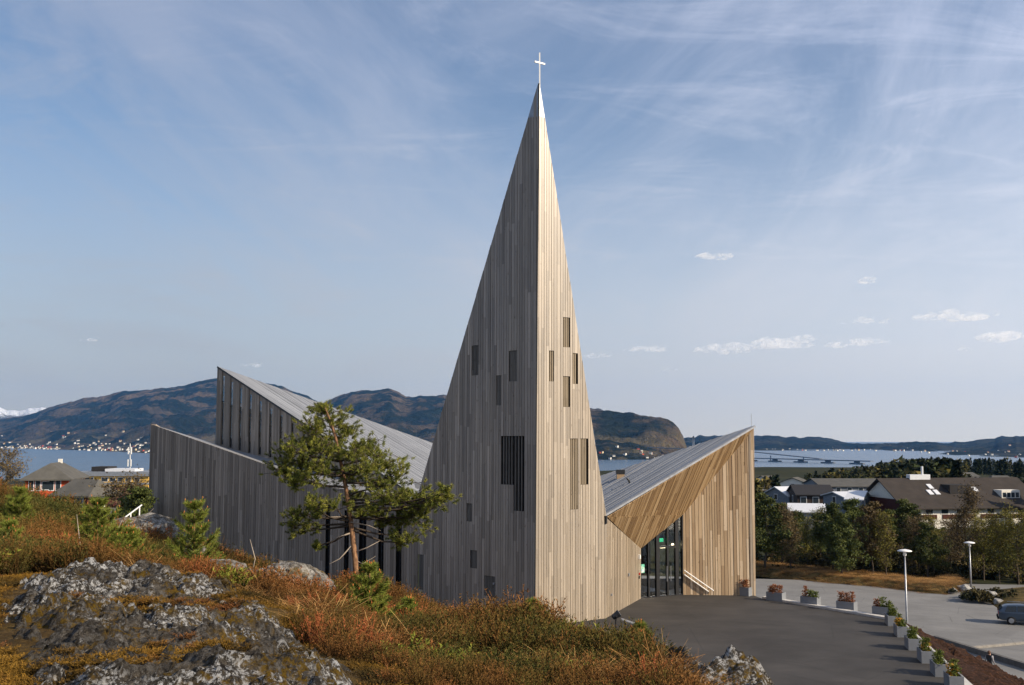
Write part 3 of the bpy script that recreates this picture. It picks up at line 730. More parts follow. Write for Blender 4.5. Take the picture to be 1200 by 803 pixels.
def rock_slab(poly, res, lift, rough, label, tilt=0.0):
    xs = [p[0] for p in poly]; ys = [p[1] for p in poly]
    nx = int((max(xs) - min(xs) + 1.0) / res); ny = int((max(ys) - min(ys) + 1.0) / res)
    X, Y = np.meshgrid(np.linspace(min(xs) - .5, max(xs) + .5, nx), np.linspace(min(ys) - .5, max(ys) + .5, ny))
    sd = poly_sd(X, Y, poly) + fbm(X * 2.2, Y * 2.2, 4) * .35
    k = sstep(-.35, .5, sd)
    z = land(X, Y) - .30 + (lift + .30) * k
    rid = np.abs(fbm(X * .8 + Y * .5, Y * 1.6 - X * .6, 5)) * -1
    z = z + k * rough * (rid * .55 + fbm(X * 3.1, Y * 3.1, 5, .6) * .35 + np.round(fbm(X * .9, Y * 1.3, 3) * 5) * .022)
    st_ = (X * .9 + Y * .55) * 1.6 + fbm(X * .9, Y * .9, 4) * 3.2; st_ = st_ - np.floor(st_); z = z + k * .085 * (sstep(0, .85, st_) - sstep(.85, 1, st_))
    cr_ = np.abs(fbm(X * 1.3 + 40, Y * 1.3, 4)); z = z - k * .07 * sstep(.035, 0, cr_)
    z = z + k * .075 * fbm(X * 8, Y * 8, 5, .72) - k * tilt * np.clip(-1.9 - X + (Y - 7) * -.25, 0, 3)
    o = obj('bedrock', grid_mesh('bedrock', X, Y, z), M_rock); return tag(o, label, 'rock')
rock_slab(ROCK_A, .028, .06, .34, 'broad hump of bedrock covered in white lichen and ochre moss', .0)
rock_slab(ROCK_B, .028, .22, .10, 'low bedrock ledge sloping down beside the dark forecourt')
def mat_pale():
    m = NT('pale lichened stone'); w = m.world(); a = m.noise(w, 7, 8, .7)
    col = m.ramp(a, [(.34, (.045, .04, .034)), (.46, (.15, .135, .115)), (.56, (.3, .28, .25)), (.7, (.46, .44, .4))])
    col = m.mix(m.rng(m.noise(w, 26, 6, .7), .52, .6, 0, .8), col, (.05, .042, .03)); col = m.mix(m.rng(m.noise(w, 2.5, 5, .6), .56, .64, 0, .7), col, (.13, .085, .02))
    m.bump(m.noise(w, 18, 8, .75), 1.0, .05); return m.done(col, .92, .1)
M_pale = mat_pale()
def boulder(px, py, depth, wx_, wy_, h, rot, label):
    me = bpy.data.meshes.new('boulder'); bm = bmesh.new(); bmesh.ops.create_icosphere(bm, subdivisions=5, radius=1)
    sd_ = Vector((px * .37, py * .11, depth))
    for v_ in bm.verts:
        c = v_.co.copy(); n_ = mnoise.fractal(c * 1.1 + sd_, 1, 2, 5); r_ = mnoise.ridged_multi_fractal(c * .8 + sd_, 1, 2, 4, 1, 2)
        v_.co = c * (1 + n_ * .30 + (r_ - 1.2) * .16 + mnoise.fractal(c * 5 + sd_, 1, 2, 4) * .07)
    bm.to_mesh(me); bm.free(); me.polygons.foreach_set('use_smooth', [True] * len(me.polygons))
    o = obj('boulder', me, M_pale); p = P(px, py, depth); o.location = p; o.scale = (wx_, wy_, h); o.rotation_euler = (R(rot[0]), R(rot[1]), R(rot[2])); return tag(o, label, 'boulder')
boulder(172, 630, 22, .85, .7, .46, (0, 8, 0), 'pale lichened boulder in front of the far end of the grey church wall')
boulder(324, 690, 15.5, .44, .35, .20, (5, 24, -10), 'tilted pale rock slab in the heather, the lower of two')
boulder(352, 679, 17.0, .52, .4, .25, (0, 20, 0), 'tilted pale rock slab in the heather, the upper of two')
boulder(268, 668, 15, .34, .35, .12, (0, 10, 0), 'small low rock showing in the heather beside the young pine')
boulder(230, 645, 18, .18, .2, .1, (0, 0, 30), 'little pale stone behind the trunk of the young pine')

# ================================================================== HEATHER AND GRASS (uncountable)
def veg_mat(name, stops, kind='INSTANCER', rough=.8, trans=.0):
    m = NT(name); t = m.attr('tint', kind); col = m.ramp(t, stops)
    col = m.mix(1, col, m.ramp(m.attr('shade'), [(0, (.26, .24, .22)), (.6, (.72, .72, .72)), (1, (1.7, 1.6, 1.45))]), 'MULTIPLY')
    return m.done(col, rough, .15)
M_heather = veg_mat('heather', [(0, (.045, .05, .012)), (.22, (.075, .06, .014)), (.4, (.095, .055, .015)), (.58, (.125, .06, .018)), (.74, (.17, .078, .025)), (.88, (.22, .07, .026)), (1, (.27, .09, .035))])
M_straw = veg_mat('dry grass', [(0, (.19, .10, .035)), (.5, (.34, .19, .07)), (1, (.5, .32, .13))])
def ribbon_clump(seed, stems, h, spread, w, leaves, leaf, curl=.4):
    g = np.random.default_rng(seed); V = []; T = []; S = []
    for i in range(stems):
        a = g.uniform(0, 2 * math.pi); b0 = g.normal(0, spread * .35, 2); lean = g.uniform(.1, 1) * spread; hh_ = h * g.uniform(.55, 1.1)
        d = np.array([math.cos(a), math.sin(a)]); pts = []
        for k in range(4):
            t = k / 3; q = b0 + d * lean * (t + curl * t * t) ; pts.append(np.array([q[0], q[1], hh_ * (t - .12 * curl * t * t)]))
        a2 = g.uniform(0, math.pi); sx = np.array([math.cos(a2), math.sin(a2), 0]) * w
        base = len(V)
        for k, p in enumerate(pts):
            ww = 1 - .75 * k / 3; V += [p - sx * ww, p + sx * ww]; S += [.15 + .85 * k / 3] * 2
        for k in range(3): T += [(base + 2 * k, base + 2 * k + 1, base + 2 * k + 3), (base + 2 * k, base + 2 * k + 3, base + 2 * k + 2)]
        for k in range(leaves):
            t = g.uniform(.25, 1); i0 = min(int(t * 3), 2); f_ = t * 3 - i0; p = pts[i0] * (1 - f_) + pts[i0 + 1] * f_
            dv = g.normal(0, 1, 3); dv[2] = abs(dv[2]) * .8 + .3; dv /= np.linalg.norm(dv); sv = np.cross(dv, g.normal(0, 1, 3)); sv /= np.linalg.norm(sv) + 1e-6
            l = leaf * g.uniform(.6, 1.3); base = len(V)
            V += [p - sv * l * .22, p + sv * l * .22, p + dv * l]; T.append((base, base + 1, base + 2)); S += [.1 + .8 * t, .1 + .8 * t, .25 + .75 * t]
    me = tri_mesh('clump', np.array(V), np.array(T)); a = me.attributes.new('shade', 'FLOAT', 'POINT'); a.data.foreach_set('value', np.array(S, np.float32)); return me
def scatter(name, pts, rotz, scl, idx, tint, meshes, mat, label, cat, tilt=None):
    """one object of uncountable growth, placed by geometry nodes"""
    src = bpy.data.collections.new(name + '_sources')
    for k, me in enumerate(meshes):
        if len(me.materials) == 0: me.materials.append(mat)
        src.objects.link(bpy.data.objects.new('%s_source_%02d' % (name, k), me))
    me = bpy.data.meshes.new(name); me.vertices.add(len(pts)); me.vertices.foreach_set('co', np.asarray(pts, np.float32).ravel())
    rot = np.zeros((len(pts), 3), np.float32); rot[:, 2] = rotz
    if tilt is not None: rot[:, :2] = tilt
    a = me.attributes.new('rot', 'FLOAT_VECTOR', 'POINT'); a.data.foreach_set('vector', rot.ravel())
    for nm, arr in (('scl', scl), ('tint', tint)):
        a = me.attributes.new(nm, 'FLOAT', 'POINT'); a.data.foreach_set('value', np.asarray(arr, np.float32))
    a = me.attributes.new('pick', 'INT', 'POINT'); a.data.foreach_set('value', np.asarray(idx, np.int32))
    me.update(); o = obj(name, me, mat)
    ng = bpy.data.node_groups.new(name, 'GeometryNodeTree'); N = ng.nodes; L = ng.links
    ng.interface.new_socket('Geometry', in_out='INPUT', socket_type='NodeSocketGeometry'); ng.interface.new_socket('Geometry', in_out='OUTPUT', socket_type='NodeSocketGeometry')
    gi = N.new('NodeGroupInput'); go = N.new('NodeGroupOutput'); iop = N.new('GeometryNodeInstanceOnPoints'); ci = N.new('GeometryNodeCollectionInfo')
    ci.inputs['Collection'].default_value = src; ci.inputs['Separate Children'].default_value = True; ci.inputs['Reset Children'].default_value = True
    def at(nm, ty):
        n = N.new('GeometryNodeInputNamedAttribute'); n.data_type = ty; n.inputs[0].default_value = nm; return n.outputs[0]
    L.new(gi.outputs[0], iop.inputs['Points']); L.new(ci.outputs[0], iop.inputs['Instance']); iop.inputs['Pick Instance'].default_value = True
    L.new(at('pick', 'INT'), iop.inputs['Instance Index']); L.new(at('scl', 'FLOAT'), iop.inputs['Scale'])
    e2r = N.new('FunctionNodeEulerToRotation'); L.new(at('rot', 'FLOAT_VECTOR'), e2r.inputs[0]); L.new(e2r.outputs[0], iop.inputs['Rotation'])
    L.new(iop.outputs[0], go.inputs[0]); md = o.modifiers.new('scatter', 'NODES'); md.node_group = ng
    tag(o, label, cat, kind='stuff'); return o
heather_meshes = [ribbon_clump(i, 70, .36, .17, .0035, 16, .022) for i in range(7)]
straw_meshes = [ribbon_clump(50 + i, 60, .17, .26, .004, 0, .01, 1.3) for i in range(5)]
moss_meshes = [ribbon_clump(80 + i, 60, .05, .09, .004, 5, .016, .6) for i in range(4)]
def zone(n, x0, x1, y0, y1):
    # drawn in a fan out from the viewer so that near and far are equally full
    t = RNG.uniform(0, 1, n); y = np.sqrt(y0 ** 2 + (y1 ** 2 - y0 ** 2) * t ** 1.25); x = RNG.uniform(-1, 1, n) * (y * .57 + 4.5)
    return x, y
x, y = zone(29000, 0, 0, 5.2, 33)
rocksd = np.maximum(poly_sd(x, y, ROCK_A), poly_sd(x, y, ROCK_B)) + fbm(x * 1.7, y * 1.7, 3) * .4
ln = land(x, y)
mossy = (x < -1.2) & (y < 11.5) & (x < -.22 * y - .3)           # open mossy ground left of the rock
patch = fbm(x * .55 + 4, y * .55, 4)
keep = (rocksd < -.10) & (ln > .25) & ~(mossy & (RNG.uniform(0, 1, len(x)) < .93))
keep &= ~((x > 1.9) & (y < 13.5))
keep &= ~((rocksd > -.35) & (RNG.uniform(0, 1, len(x)) < .4))
# bare gaps where straw shows
straw_zone = fbm(x * .9 + 11, y * .9 + 5, 3) > .30
straw_zone |= (np.hypot(x - 1.1, (y - 9.4) * .8) < 1.1) & (RNG.uniform(0, 1, len(x)) < .75)
hk = keep & ~(straw_zone & (RNG.uniform(0, 1, len(x)) < .72))
hx, hy = x[hk], y[hk]; n = len(hx)
tint = np.clip(.42 + fbm(hx * .8 + 2, hy * .8 + 7, 4) * .75 + RNG.normal(0, .13, n), 0, 1)
rust = np.exp(-((hx + 2.6) ** 2 / 1.1 + (hy - 13.8) ** 2 / 2.2)); tint = np.clip(tint + rust * .6, 0, 1)
tint = np.clip(tint * .95 - .04 + RNG.normal(0, .12, n), 0, 1)
scl = RNG.uniform(.6, 1.1, n) * (1 + .9 * fbm(hx * .75 + 9, hy * .75, 3)) * (.75 + .30 * sstep(7, 13, hy)) * (1 + .45 * sstep(17, 21, hy) * sstep(-5, -9, hx))
hz_ = land(hx, hy) - .03
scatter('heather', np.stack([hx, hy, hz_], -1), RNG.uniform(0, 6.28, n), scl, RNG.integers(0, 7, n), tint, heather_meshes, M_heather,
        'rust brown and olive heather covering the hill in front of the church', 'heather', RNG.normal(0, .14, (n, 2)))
sk_ = keep & straw_zone & (y > 8.3); sx, sy = x[sk_], y[sk_]
ex_, ey_ = zone(700, 0, 0, 5.2, 30); ek = (ey_ > 9) & (ex_ < 1.4) & (np.maximum(poly_sd(ex_, ey_, ROCK_A), poly_sd(ex_, ey_, ROCK_B)) < 0) & (land(ex_, ey_) > .2)
sx = np.append(sx, ex_[ek]); sy = np.append(sy, ey_[ek]); n = len(sx)
scatter('dry_grass', np.stack([sx, sy, land(sx, sy) - .02], -1), RNG.uniform(0, 6.28, n), RNG.uniform(.6, 1.2, n), RNG.integers(0, 5, n), RNG.uniform(0, 1, n), straw_meshes, M_straw,
        'straw coloured dry grass between the heather', 'grass', RNG.normal(0, .2, (n, 2)))
bil = [ribbon_clump(120 + i, 34, .26, .2, .003, 22, .04) for i in range(4)]
M_bil = veg_mat('bilberry', [(0, (.05, .07, .012)), (.5, (.11, .13, .02)), (1, (.2, .19, .03))])
bx_, by_ = zone(8000, 0, 0, 9.0, 30); kb_ = (np.maximum(poly_sd(bx_, by_, ROCK_A), poly_sd(bx_, by_, ROCK_B)) < -.1) & (land(bx_, by_) > .3) & (fbm(bx_ * 1.1 + 20, by_ * 1.1 + 3, 3) > .2) & ~((bx_ > 1.9) & (by_ < 13.5)); bx_, by_ = bx_[kb_], by_[kb_]; n = len(bx_)
scatter('bilberry', np.stack([bx_, by_, land(bx_, by_)], -1), RNG.uniform(0, 6.28, n), RNG.uniform(.6, 1.25, n), RNG.integers(0, 4, n), RNG.uniform(0, 1, n), bil, M_bil, 'low green bilberry scrub in patches among the heather', 'scrub', RNG.normal(0, .15, (n, 2)))
M_moss = veg_mat('moss', [(0, (.04, .028, .008)), (.4, (.095, .055, .01)), (.7, (.16, .092, .014)), (1, (.13, .055, .02))])
x, y = zone(26000, 0, 0, 4.6, 13); k = (x < .6) & (poly_sd(x, y, ROCK_A) < .1) & (poly_sd(x, y, ROCK_A) > -4) & (y < 12.5)
k |= (poly_sd(x, y, ROCK_A) > 0) & (fbm(x * 1.4 + 3, y * 1.4, 4) > .24)
mx, my = x[k], y[k]; n = len(mx)
dep = bpy.context.evaluated_depsgraph_get()
slab_objs = [o for o in COL.objects if o.name.startswith('bedrock')]
mz = land(mx, my)
# sit on the rock where there is rock
from mathutils.bvhtree import BVHTree
bv = BVHTree.FromPolygons([tuple(v_.co) for v_ in slab_objs[0].data.vertices], [tuple(p_.vertices) for p_ in slab_objs[0].data.polygons])
for i in range(n):
    h_ = bv.ray_cast(Vector((mx[i], my[i], 12)), Vector((0, 0, -1)))
    if h_[0] is not None: mz[i] = max(mz[i], h_[0].z)
scatter('moss', np.stack([mx, my, mz - .012], -1), RNG.uniform(0, 6.28, n), RNG.uniform(.5, 1.1, n), RNG.integers(0, 4, n), np.clip(.5 + fbm(mx * 2, my * 2, 3) * 1.2, 0, 1), moss_meshes, M_moss,
        'ochre and rust moss cushions on and beside the bedrock', 'moss')

# ================================================================== PINES ON THE HILL
def geo_mat(name, stops, rough=.7, trans=0.0, objvar=0.0):
    m = NT(name); t = m.attr('tint'); col = m.ramp(t, stops)
    if objvar:
        r = m.rand(); col = m.mix(1, col, m.ramp(r, [(0, (1 - objvar,) * 3), (1, (1 + objvar,) * 3)]), 'MULTIPLY')
    return m.done(col, rough, .2)
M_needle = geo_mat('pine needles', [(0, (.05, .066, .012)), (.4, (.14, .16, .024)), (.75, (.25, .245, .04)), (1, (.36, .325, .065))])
M_needle_y = geo_mat('young pine needles', [(0, (.06, .085, .014)), (.5, (.155, .185, .026)), (1, (.27, .29, .05))])
M_bud = plain('orange pine buds', (.42, .13, .03), .6, .2)
def mat_bark():
    m = NT('pine bark'); v = m.coord(scale=(1, 1, .35)); n = m.noise(v, 22, 6, .65)
    m.bump(n, .8, .02); return m.done(m.ramp(n, [(.3, (.07, .04, .025)), (.5, (.24, .13, .07)), (.7, (.4, .23, .12))]), .85, .15)
M_bark = mat_bark(); M_twig = plain('grey dead twig', (.36, .3, .24), .85, .1); M_bark_dk = plain('dark bark', (.07, .055, .042), .9, .1, scale=6, bump=.3)
def needles(tips, dirs, per, length, back, wid, g, fan=1.0):
    """needle triangles round each twig tip: returns verts, tris, tint"""
    n = len(tips); tips = np.repeat(np.asarray(tips), per, 0); dirs = np.repeat(np.asarray(dirs), per, 0); N = len(tips)
    q = g.normal(0, 1, (N, 3)); q -= dirs * (q * dirs).sum(1, keepdims=True); q /= np.linalg.norm(q, axis=1, keepdims=True) + 1e-9
    s_ = g.uniform(0, 1, (N, 1)); base = tips - dirs * back * s_
    nd = dirs * g.uniform(.35, 1.0, (N, 1)) + q * g.uniform(.45, 1.05, (N, 1)) * fan; nd /= np.linalg.norm(nd, axis=1, keepdims=True)
    L_ = length * g.uniform(.7, 1.2, (N, 1)); sv = np.cross(nd, g.normal(0, 1, (N, 3))); sv /= np.linalg.norm(sv, axis=1, keepdims=True) + 1e-9
    V = np.stack([base - sv * wid, base + sv * wid, base + nd * L_], 1).reshape(-1, 3)
    T = np.arange(3 * N).reshape(-1, 3); tuft = np.repeat(np.repeat(g.uniform(0, 1, n), per), 3)
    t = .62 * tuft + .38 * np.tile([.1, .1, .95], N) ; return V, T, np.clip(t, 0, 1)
def twig_mesh(name, segs):
    """many thin 3-sided twigs: segs = list of (a, b, ra, rb)"""
    a = np.array([s_[0] for s_ in segs], float); b = np.array([s_[1] for s_ in segs], float); ra = np.array([s_[2] for s_ in segs]); rb = np.array([s_[3] for s_ in segs])
    d = b - a; d /= np.linalg.norm(d, axis=1, keepdims=True) + 1e-9; ref = np.where(np.abs(d[:, 2:3]) > .9, [[1., 0, 0]], [[0, 0, 1.]])
    x = np.cross(d, ref); x /= np.linalg.norm(x, axis=1, keepdims=True); y = np.cross(d, x); V = []
    for p, r in ((a, ra), (b, rb)):
        for k in range(4):
            an = k * math.pi / 2; V.append(p + (x * math.cos(an) + y * math.sin(an)) * r[:, None])
    V = np.stack(V, 1).reshape(-1, 3); base = np.arange(len(segs))[:, None, None] * 8
    q = np.array([[k, (k + 1) % 4, 4 + (k + 1) % 4, 4 + k] for k in range(4)])[None]
    return tri_mesh(name, V, (base + q).reshape(-1, 4), True)
def child(name, me, mat, parent):      # geometry in world space under a thing at its own place
    o = obj(name, me, mat); o.parent = parent; o.matrix_parent_inverse = Matrix.Translation(parent.location).inverted(); return o

def crooked_pine():
    g = np.random.default_rng(21); D = 20.0
    root = empty('pine_tree', P(419, 692, D)); tag(root, 'crooked orange-barked pine with windswept crown in front of the grey church', 'tree')
    tr = [P(419, 700, D), P(416, 655, D), P(411.5, 615, D + .05), P(406, 575, D + .1), P(399, 540, D), P(393, 512, D - .1), P(386, 490, D - .1), P(381, 478, D - .1)]
    child('trunk', MB().tube(tr, [.06, .052, .047, .041, .034, .026, .018, .01], 10).mesh('trunk', True), M_bark, root)
    trn = np.array(tr)
    def on_trunk(py):
        ys = [700, 655, 615, 575, 540, 512, 490, 478]; k = np.interp(-py, [-q for q in ys], range(len(ys))); i = min(int(k), len(ys) - 2); return trn[i] * (1 - k + i) + trn[i + 1] * (k - i)
    # (start height on trunk, clump centre, radius px, tufts, depth offset)
    cl = [(500, 381, 480, 11, 34, 0), (505, 388, 496, 13, 36, .2), (515, 366, 503, 13, 30, -.2), (520, 402, 512, 14, 34, .3), (530, 358, 522, 16, 40, .2), (535, 339, 527, 12, 26, -.4), (528, 375, 530, 16, 36, -.4),
          (545, 350, 545, 19, 50, .4), (548, 331, 550, 11, 26, 0), (550, 372, 553, 17, 40, -.5), (535, 420, 524, 15, 36, -.2), (540, 441, 527, 14, 34, .3), (545, 450, 545, 16, 36, .1), (548, 428, 547, 16, 40, -.4), (560, 405, 556, 15, 32, .6),
          (565, 344, 563, 13, 26, -.4), (560, 466, 556, 11, 24, -.2), (575, 440, 572, 17, 40, .3), (580, 458, 582, 15, 36, -.3), (585, 478, 588, 16, 42, .2), (590, 497, 592, 16, 42, .0), (590, 513, 585, 12, 34, -.2), (588, 524, 579, 8, 20, -.3),
          (590, 486, 606, 14, 34, .3), (600, 467, 612, 13, 28, .4), (600, 449, 606, 12, 24, .5), (612, 470, 628, 10, 18, .1), (615, 482, 636, 9, 14, .2), (585, 415, 585, 12, 18, .7), (600, 392, 590, 10, 14, -.6),
          (600, 352, 603, 15, 34, -.2), (605, 366, 594, 12, 24, -.5), (608, 342, 615, 10, 20, .2), (610, 360, 622, 9, 14, .3), (615, 370, 640, 6, 8, .2), (600, 425, 600, 12, 16, -.3)]
    segs = []; tips = []; dirs = []
    for (sy, cx, cy, rad, nt, dz) in cl:
        a = on_trunk(sy + 6); c = np.array(P(cx, cy, D + dz)); mid = (a + c) / 2 + np.array([0, 0, -.05]) + g.normal(0, .03, 3)
        segs += [(a, mid, .024, .017), (mid, c, .017, .009)]
        rr_ = rad * D / F; m_ = max(5, int(nt / 2.6))
        for j in range(m_):
            e = c + g.normal(0, 1, 3) * np.array([1, 1, .62]) * rr_ * .72; e[2] += .03
            st = mid + (c - mid) * g.uniform(.3, 1); segs.append((st, e, .007, .004))
            for k in range(7):
                f_ = e + g.normal(0, 1, 3) * np.array([1, 1, .7]) * rr_ * .40; dd = (f_ - c) * .7 + np.array([0, 0, rr_ * .5]); dd /= np.linalg.norm(dd) + 1e-9
                segs.append((e, f_, .004, .003)); tips.append(f_); dirs.append(dd)
    child('branches', twig_mesh('branches', segs), M_bark_dk, root)
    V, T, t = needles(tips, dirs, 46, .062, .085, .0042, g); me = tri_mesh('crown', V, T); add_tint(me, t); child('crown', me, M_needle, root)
    # dead lower branches
    for pts in ([(412, 640), (398, 655), (386, 661)], [(414, 648), (430, 642), (445, 634)], [(410, 625), (395, 630), (384, 640)], [(413, 655), (425, 661), (440, 652)], [(409, 606), (388, 606), (372, 612)], [(411, 612), (432, 616), (446, 622)]):
        child('dead_branch', MB().tube([P(x_, y_, D + i * random.uniform(-.12, .12)) for i, (x_, y_) in enumerate(pts)], [.016, .010, .004], 5).mesh('dead_branch', True), M_twig, root)
crooked_pine()

def young_pine(px, py, depth, h, seed, label, spread=.42, buds=True, dens=1.0, group=None, lean=0):
    g = np.random.default_rng(seed); base = np.array(P(px, py, depth)); base[2] = land1(base[0], base[1]) - .03
    root = empty('young_pine', base); tag(root, label, 'young pine', group)
    top = base + np.array([lean, 0, h]); child('trunk', MB().tube([base, base * .5 + top * .5 + g.normal(0, .01, 3), top], [.022 * h, .014 * h, .005], 6).mesh('trunk', True), M_bark, root)
    segs = []; tips = []; dirs = []; bd = []
    wh = max(5, int(6 * h ** .5)); 
    for i in range(wh):
        t = .1 + .82 * i / (wh - 1); p = base + (top - base) * t; L_ = spread * h * (1 - t) ** .8 + .07 * h; nb = 6
        for k in range(nb):
            a = 2 * math.pi * (k + g.uniform(-.3, .3)) / nb + i * .8; d = np.array([math.cos(a), math.sin(a), g.uniform(.35, .75)]); d /= np.linalg.norm(d)
            l = L_ * g.uniform(.7, 1.15); m_ = p + d * l * .55; e = m_ + (d + [0, 0, .55]) * l * .4
            segs += [(p, m_, .009 * h, .007 * h), (m_, e, .007 * h, .004)]
            for s_ in np.linspace(.25, 1, max(3, int(l / .05 * dens))):
                q = p + (m_ - p) * s_ / .55 if s_ < .55 else m_ + (e - m_) * (s_ - .55) / .45
                dd = (e - m_); dd = dd / np.linalg.norm(dd); tips.append(q); dirs.append(dd)
            for s_ in (-1, 1):
                sd_ = np.cross(d, [0, 0, 1]) * s_; e2 = m_ + (d * .6 + sd_ * .7 + [0, 0, .4]) * l * .33; segs.append((m_, e2, .005 * h, .003))
                for f_ in (.35, .7, 1): tips.append(m_ + (e2 - m_) * f_); dirs.append((e2 - m_) / np.linalg.norm(e2 - m_))
                if g.uniform() < .4: bd.append(e2)
            bd.append(e)
    for s_ in np.linspace(.72, 1, 7): tips.append(base + (top - base) * s_); dirs.append(np.array([0, 0, 1.]))
    bd.append(top)
    child('branches', twig_mesh('branches', segs), M_bark, root)
    V, T, t = needles(tips, dirs, 40, .06 + .012 * h, .06, .0036, g, .9); me = tri_mesh('crown', V, T); add_tint(me, t); child('crown', me, M_needle_y, root)
    if buds:
        mb = MB()
        for q in bd:
            if g.uniform() < .62: continue
            q = Vector(q) + Vector((0, 0, .035)); r_ = .008 * g.uniform(.8, 1.3)
            mb.add([q + Vector((0, 0, .022)), q + Vector((r_, 0, 0)), q + Vector((0, r_, 0)), q + Vector((-r_, 0, 0)), q + Vector((0, -r_, 0)), q - Vector((0, 0, .02))],
                   [(0, 1, 2), (0, 2, 3), (0, 3, 4), (0, 4, 1), (5, 2, 1), (5, 3, 2), (5, 4, 3), (5, 1, 4)])
        child('buds', mb.mesh('buds'), M_bud, root)
young_pine(226, 668, 16.0, 1.26, 1, 'upright young pine with orange buds against the grey church wall')
young_pine(113, 660, 15.5, 1.02, 2, 'bushy young pine with orange buds growing behind the mossy bedrock', .55)
young_pine(432, 742, 13.2, .82, 3, 'bushy young pine with orange buds below the crooked pine trunk', .55)
young_pine(478, 735, 14.2, .55, 4, 'little young pine standing close beside the bushy one below the crooked pine', .55)
young_pine(625, 755, 12.2, .52, 5, 'small bright green seedling pine below the front edge of the spire', .5, False)
young_pine(22, 622, 19.0, .95, 6, 'thin young pine at the crest of the heath beyond the red house', .42, False)
young_pine(8, 680, 13.5, .62, 7, 'short young pine low in the heather beside the mossy ground', .55)
young_pine(750, 790, 11.6, .40, 8, 'tiny pine seedling with orange buds above the bedrock ledge', .5)
young_pine(150, 668, 15.8, .66, 9, 'young pine leaning into the bushy one behind the bedrock', .6)
# bare shrub stems poking out of the heather
for i, (pts, d_) in enumerate([([(208, 800), (203, 790), (185, 777)], 8.0), ([(722, 752), (716, 742), (705, 738)], 12), ([(664, 757), (655, 745), (648, 736)], 11.5), ([(100, 668), (94, 640), (90, 603)], 15), ([(128, 640), (136, 625), (143, 610)], 19), ([(295, 672), (299, 655), (293, 632)], 17), ([(172, 640), (166, 610), (180, 596)], 24), ([(487, 803), (486, 790), (483, 777)], 8.5)]):
    o = MB().tube([P(x_, y_, d_) for x_, y_ in pts], [.012, .008, .003], 5).build('dead_twig', M_twig, smooth=True)
    tag(o, ['pale dead twig sticking up from the heather near the bedrock', 'short dead twig in the heather beside the forecourt', 'thin curved dead twig in the heather under the spire', 'tall thin dead stem beside the bushy young pine', 'leaning pale stem between the young pine and the church', 'thin upright dead stem in front of the low church wall', 'wispy bare stem beside the corner of the low church wall', 'crooked pale twig standing in olive heather'][i], 'twig')
# rail of the path below, seen beyond the young pine
rl = empty('path_railing', P(140, 612, 30)); tag(rl, 'white painted path railing sloping down behind the young pine', 'railing')
for a, b in (((139, 612), (166, 592)),):
    child('rail', MB().tube([P(a[0], a[1], 30), P(b[0], b[1], 33)], .022, 6).mesh('rail'), M_white, rl)
for t in (.1, .5, .9):
    p = P(139, 612, 30).lerp(P(166, 592, 33), t); child('post', MB().tube([p, p - Vector((0, 0, 1.1))], .022, 6).mesh('post'), M_white, rl)

# ================================================================== FORECOURT FURNITURE
M_box = plain('grey planter concrete', (.2, .21, .225), .8, .2, var=.12, bump=.1); M_soil = plain('planter soil', (.035, .022, .014), .95, .1, scale=12)
M_pl = [geo_mat('planter leaves green', [(0, (.05, .07, .015)), (.6, (.14, .17, .03)), (1, (.24, .24, .06))]), geo_mat('planter leaves russet', [(0, (.12, .04, .02)), (.6, (.32, .12, .05)), (1, (.42, .22, .08))])]
M_pl_y = geo_mat('planter flowers yellow', [(0, (.3, .12, .02)), (.6, (.5, .28, .03)), (1, (.6, .42, .06))])
PL = [(871, 697.5), (909.5, 704), (950, 709.5), (992.5, 715.5), (1035, 722), (1045, 732), (1056, 745), (1069.5, 760), (1085, 775), (1101, 790.5), (1118, 805.5)]
leafcol = [1, 1, 3, 1, 3, 0, 2, 0, 2, 0, 2]
words = ['russet foliage beside the porch wing corner', 'low russet foliage, second from the porch wing', 'mixed green and russet foliage, third from the porch wing', 'russet foliage, fourth from the porch wing', 'mixed foliage at the far corner of the forecourt',
         'pale green foliage just round the forecourt corner', 'yellow foliage, second past the forecourt corner beside the lamp post', 'green foliage, third past the forecourt corner', 'upright yellow foliage, fourth past the forecourt corner', 'green foliage, fifth past the forecourt corner', 'yellow foliage, sixth past the forecourt corner above the bark bank']
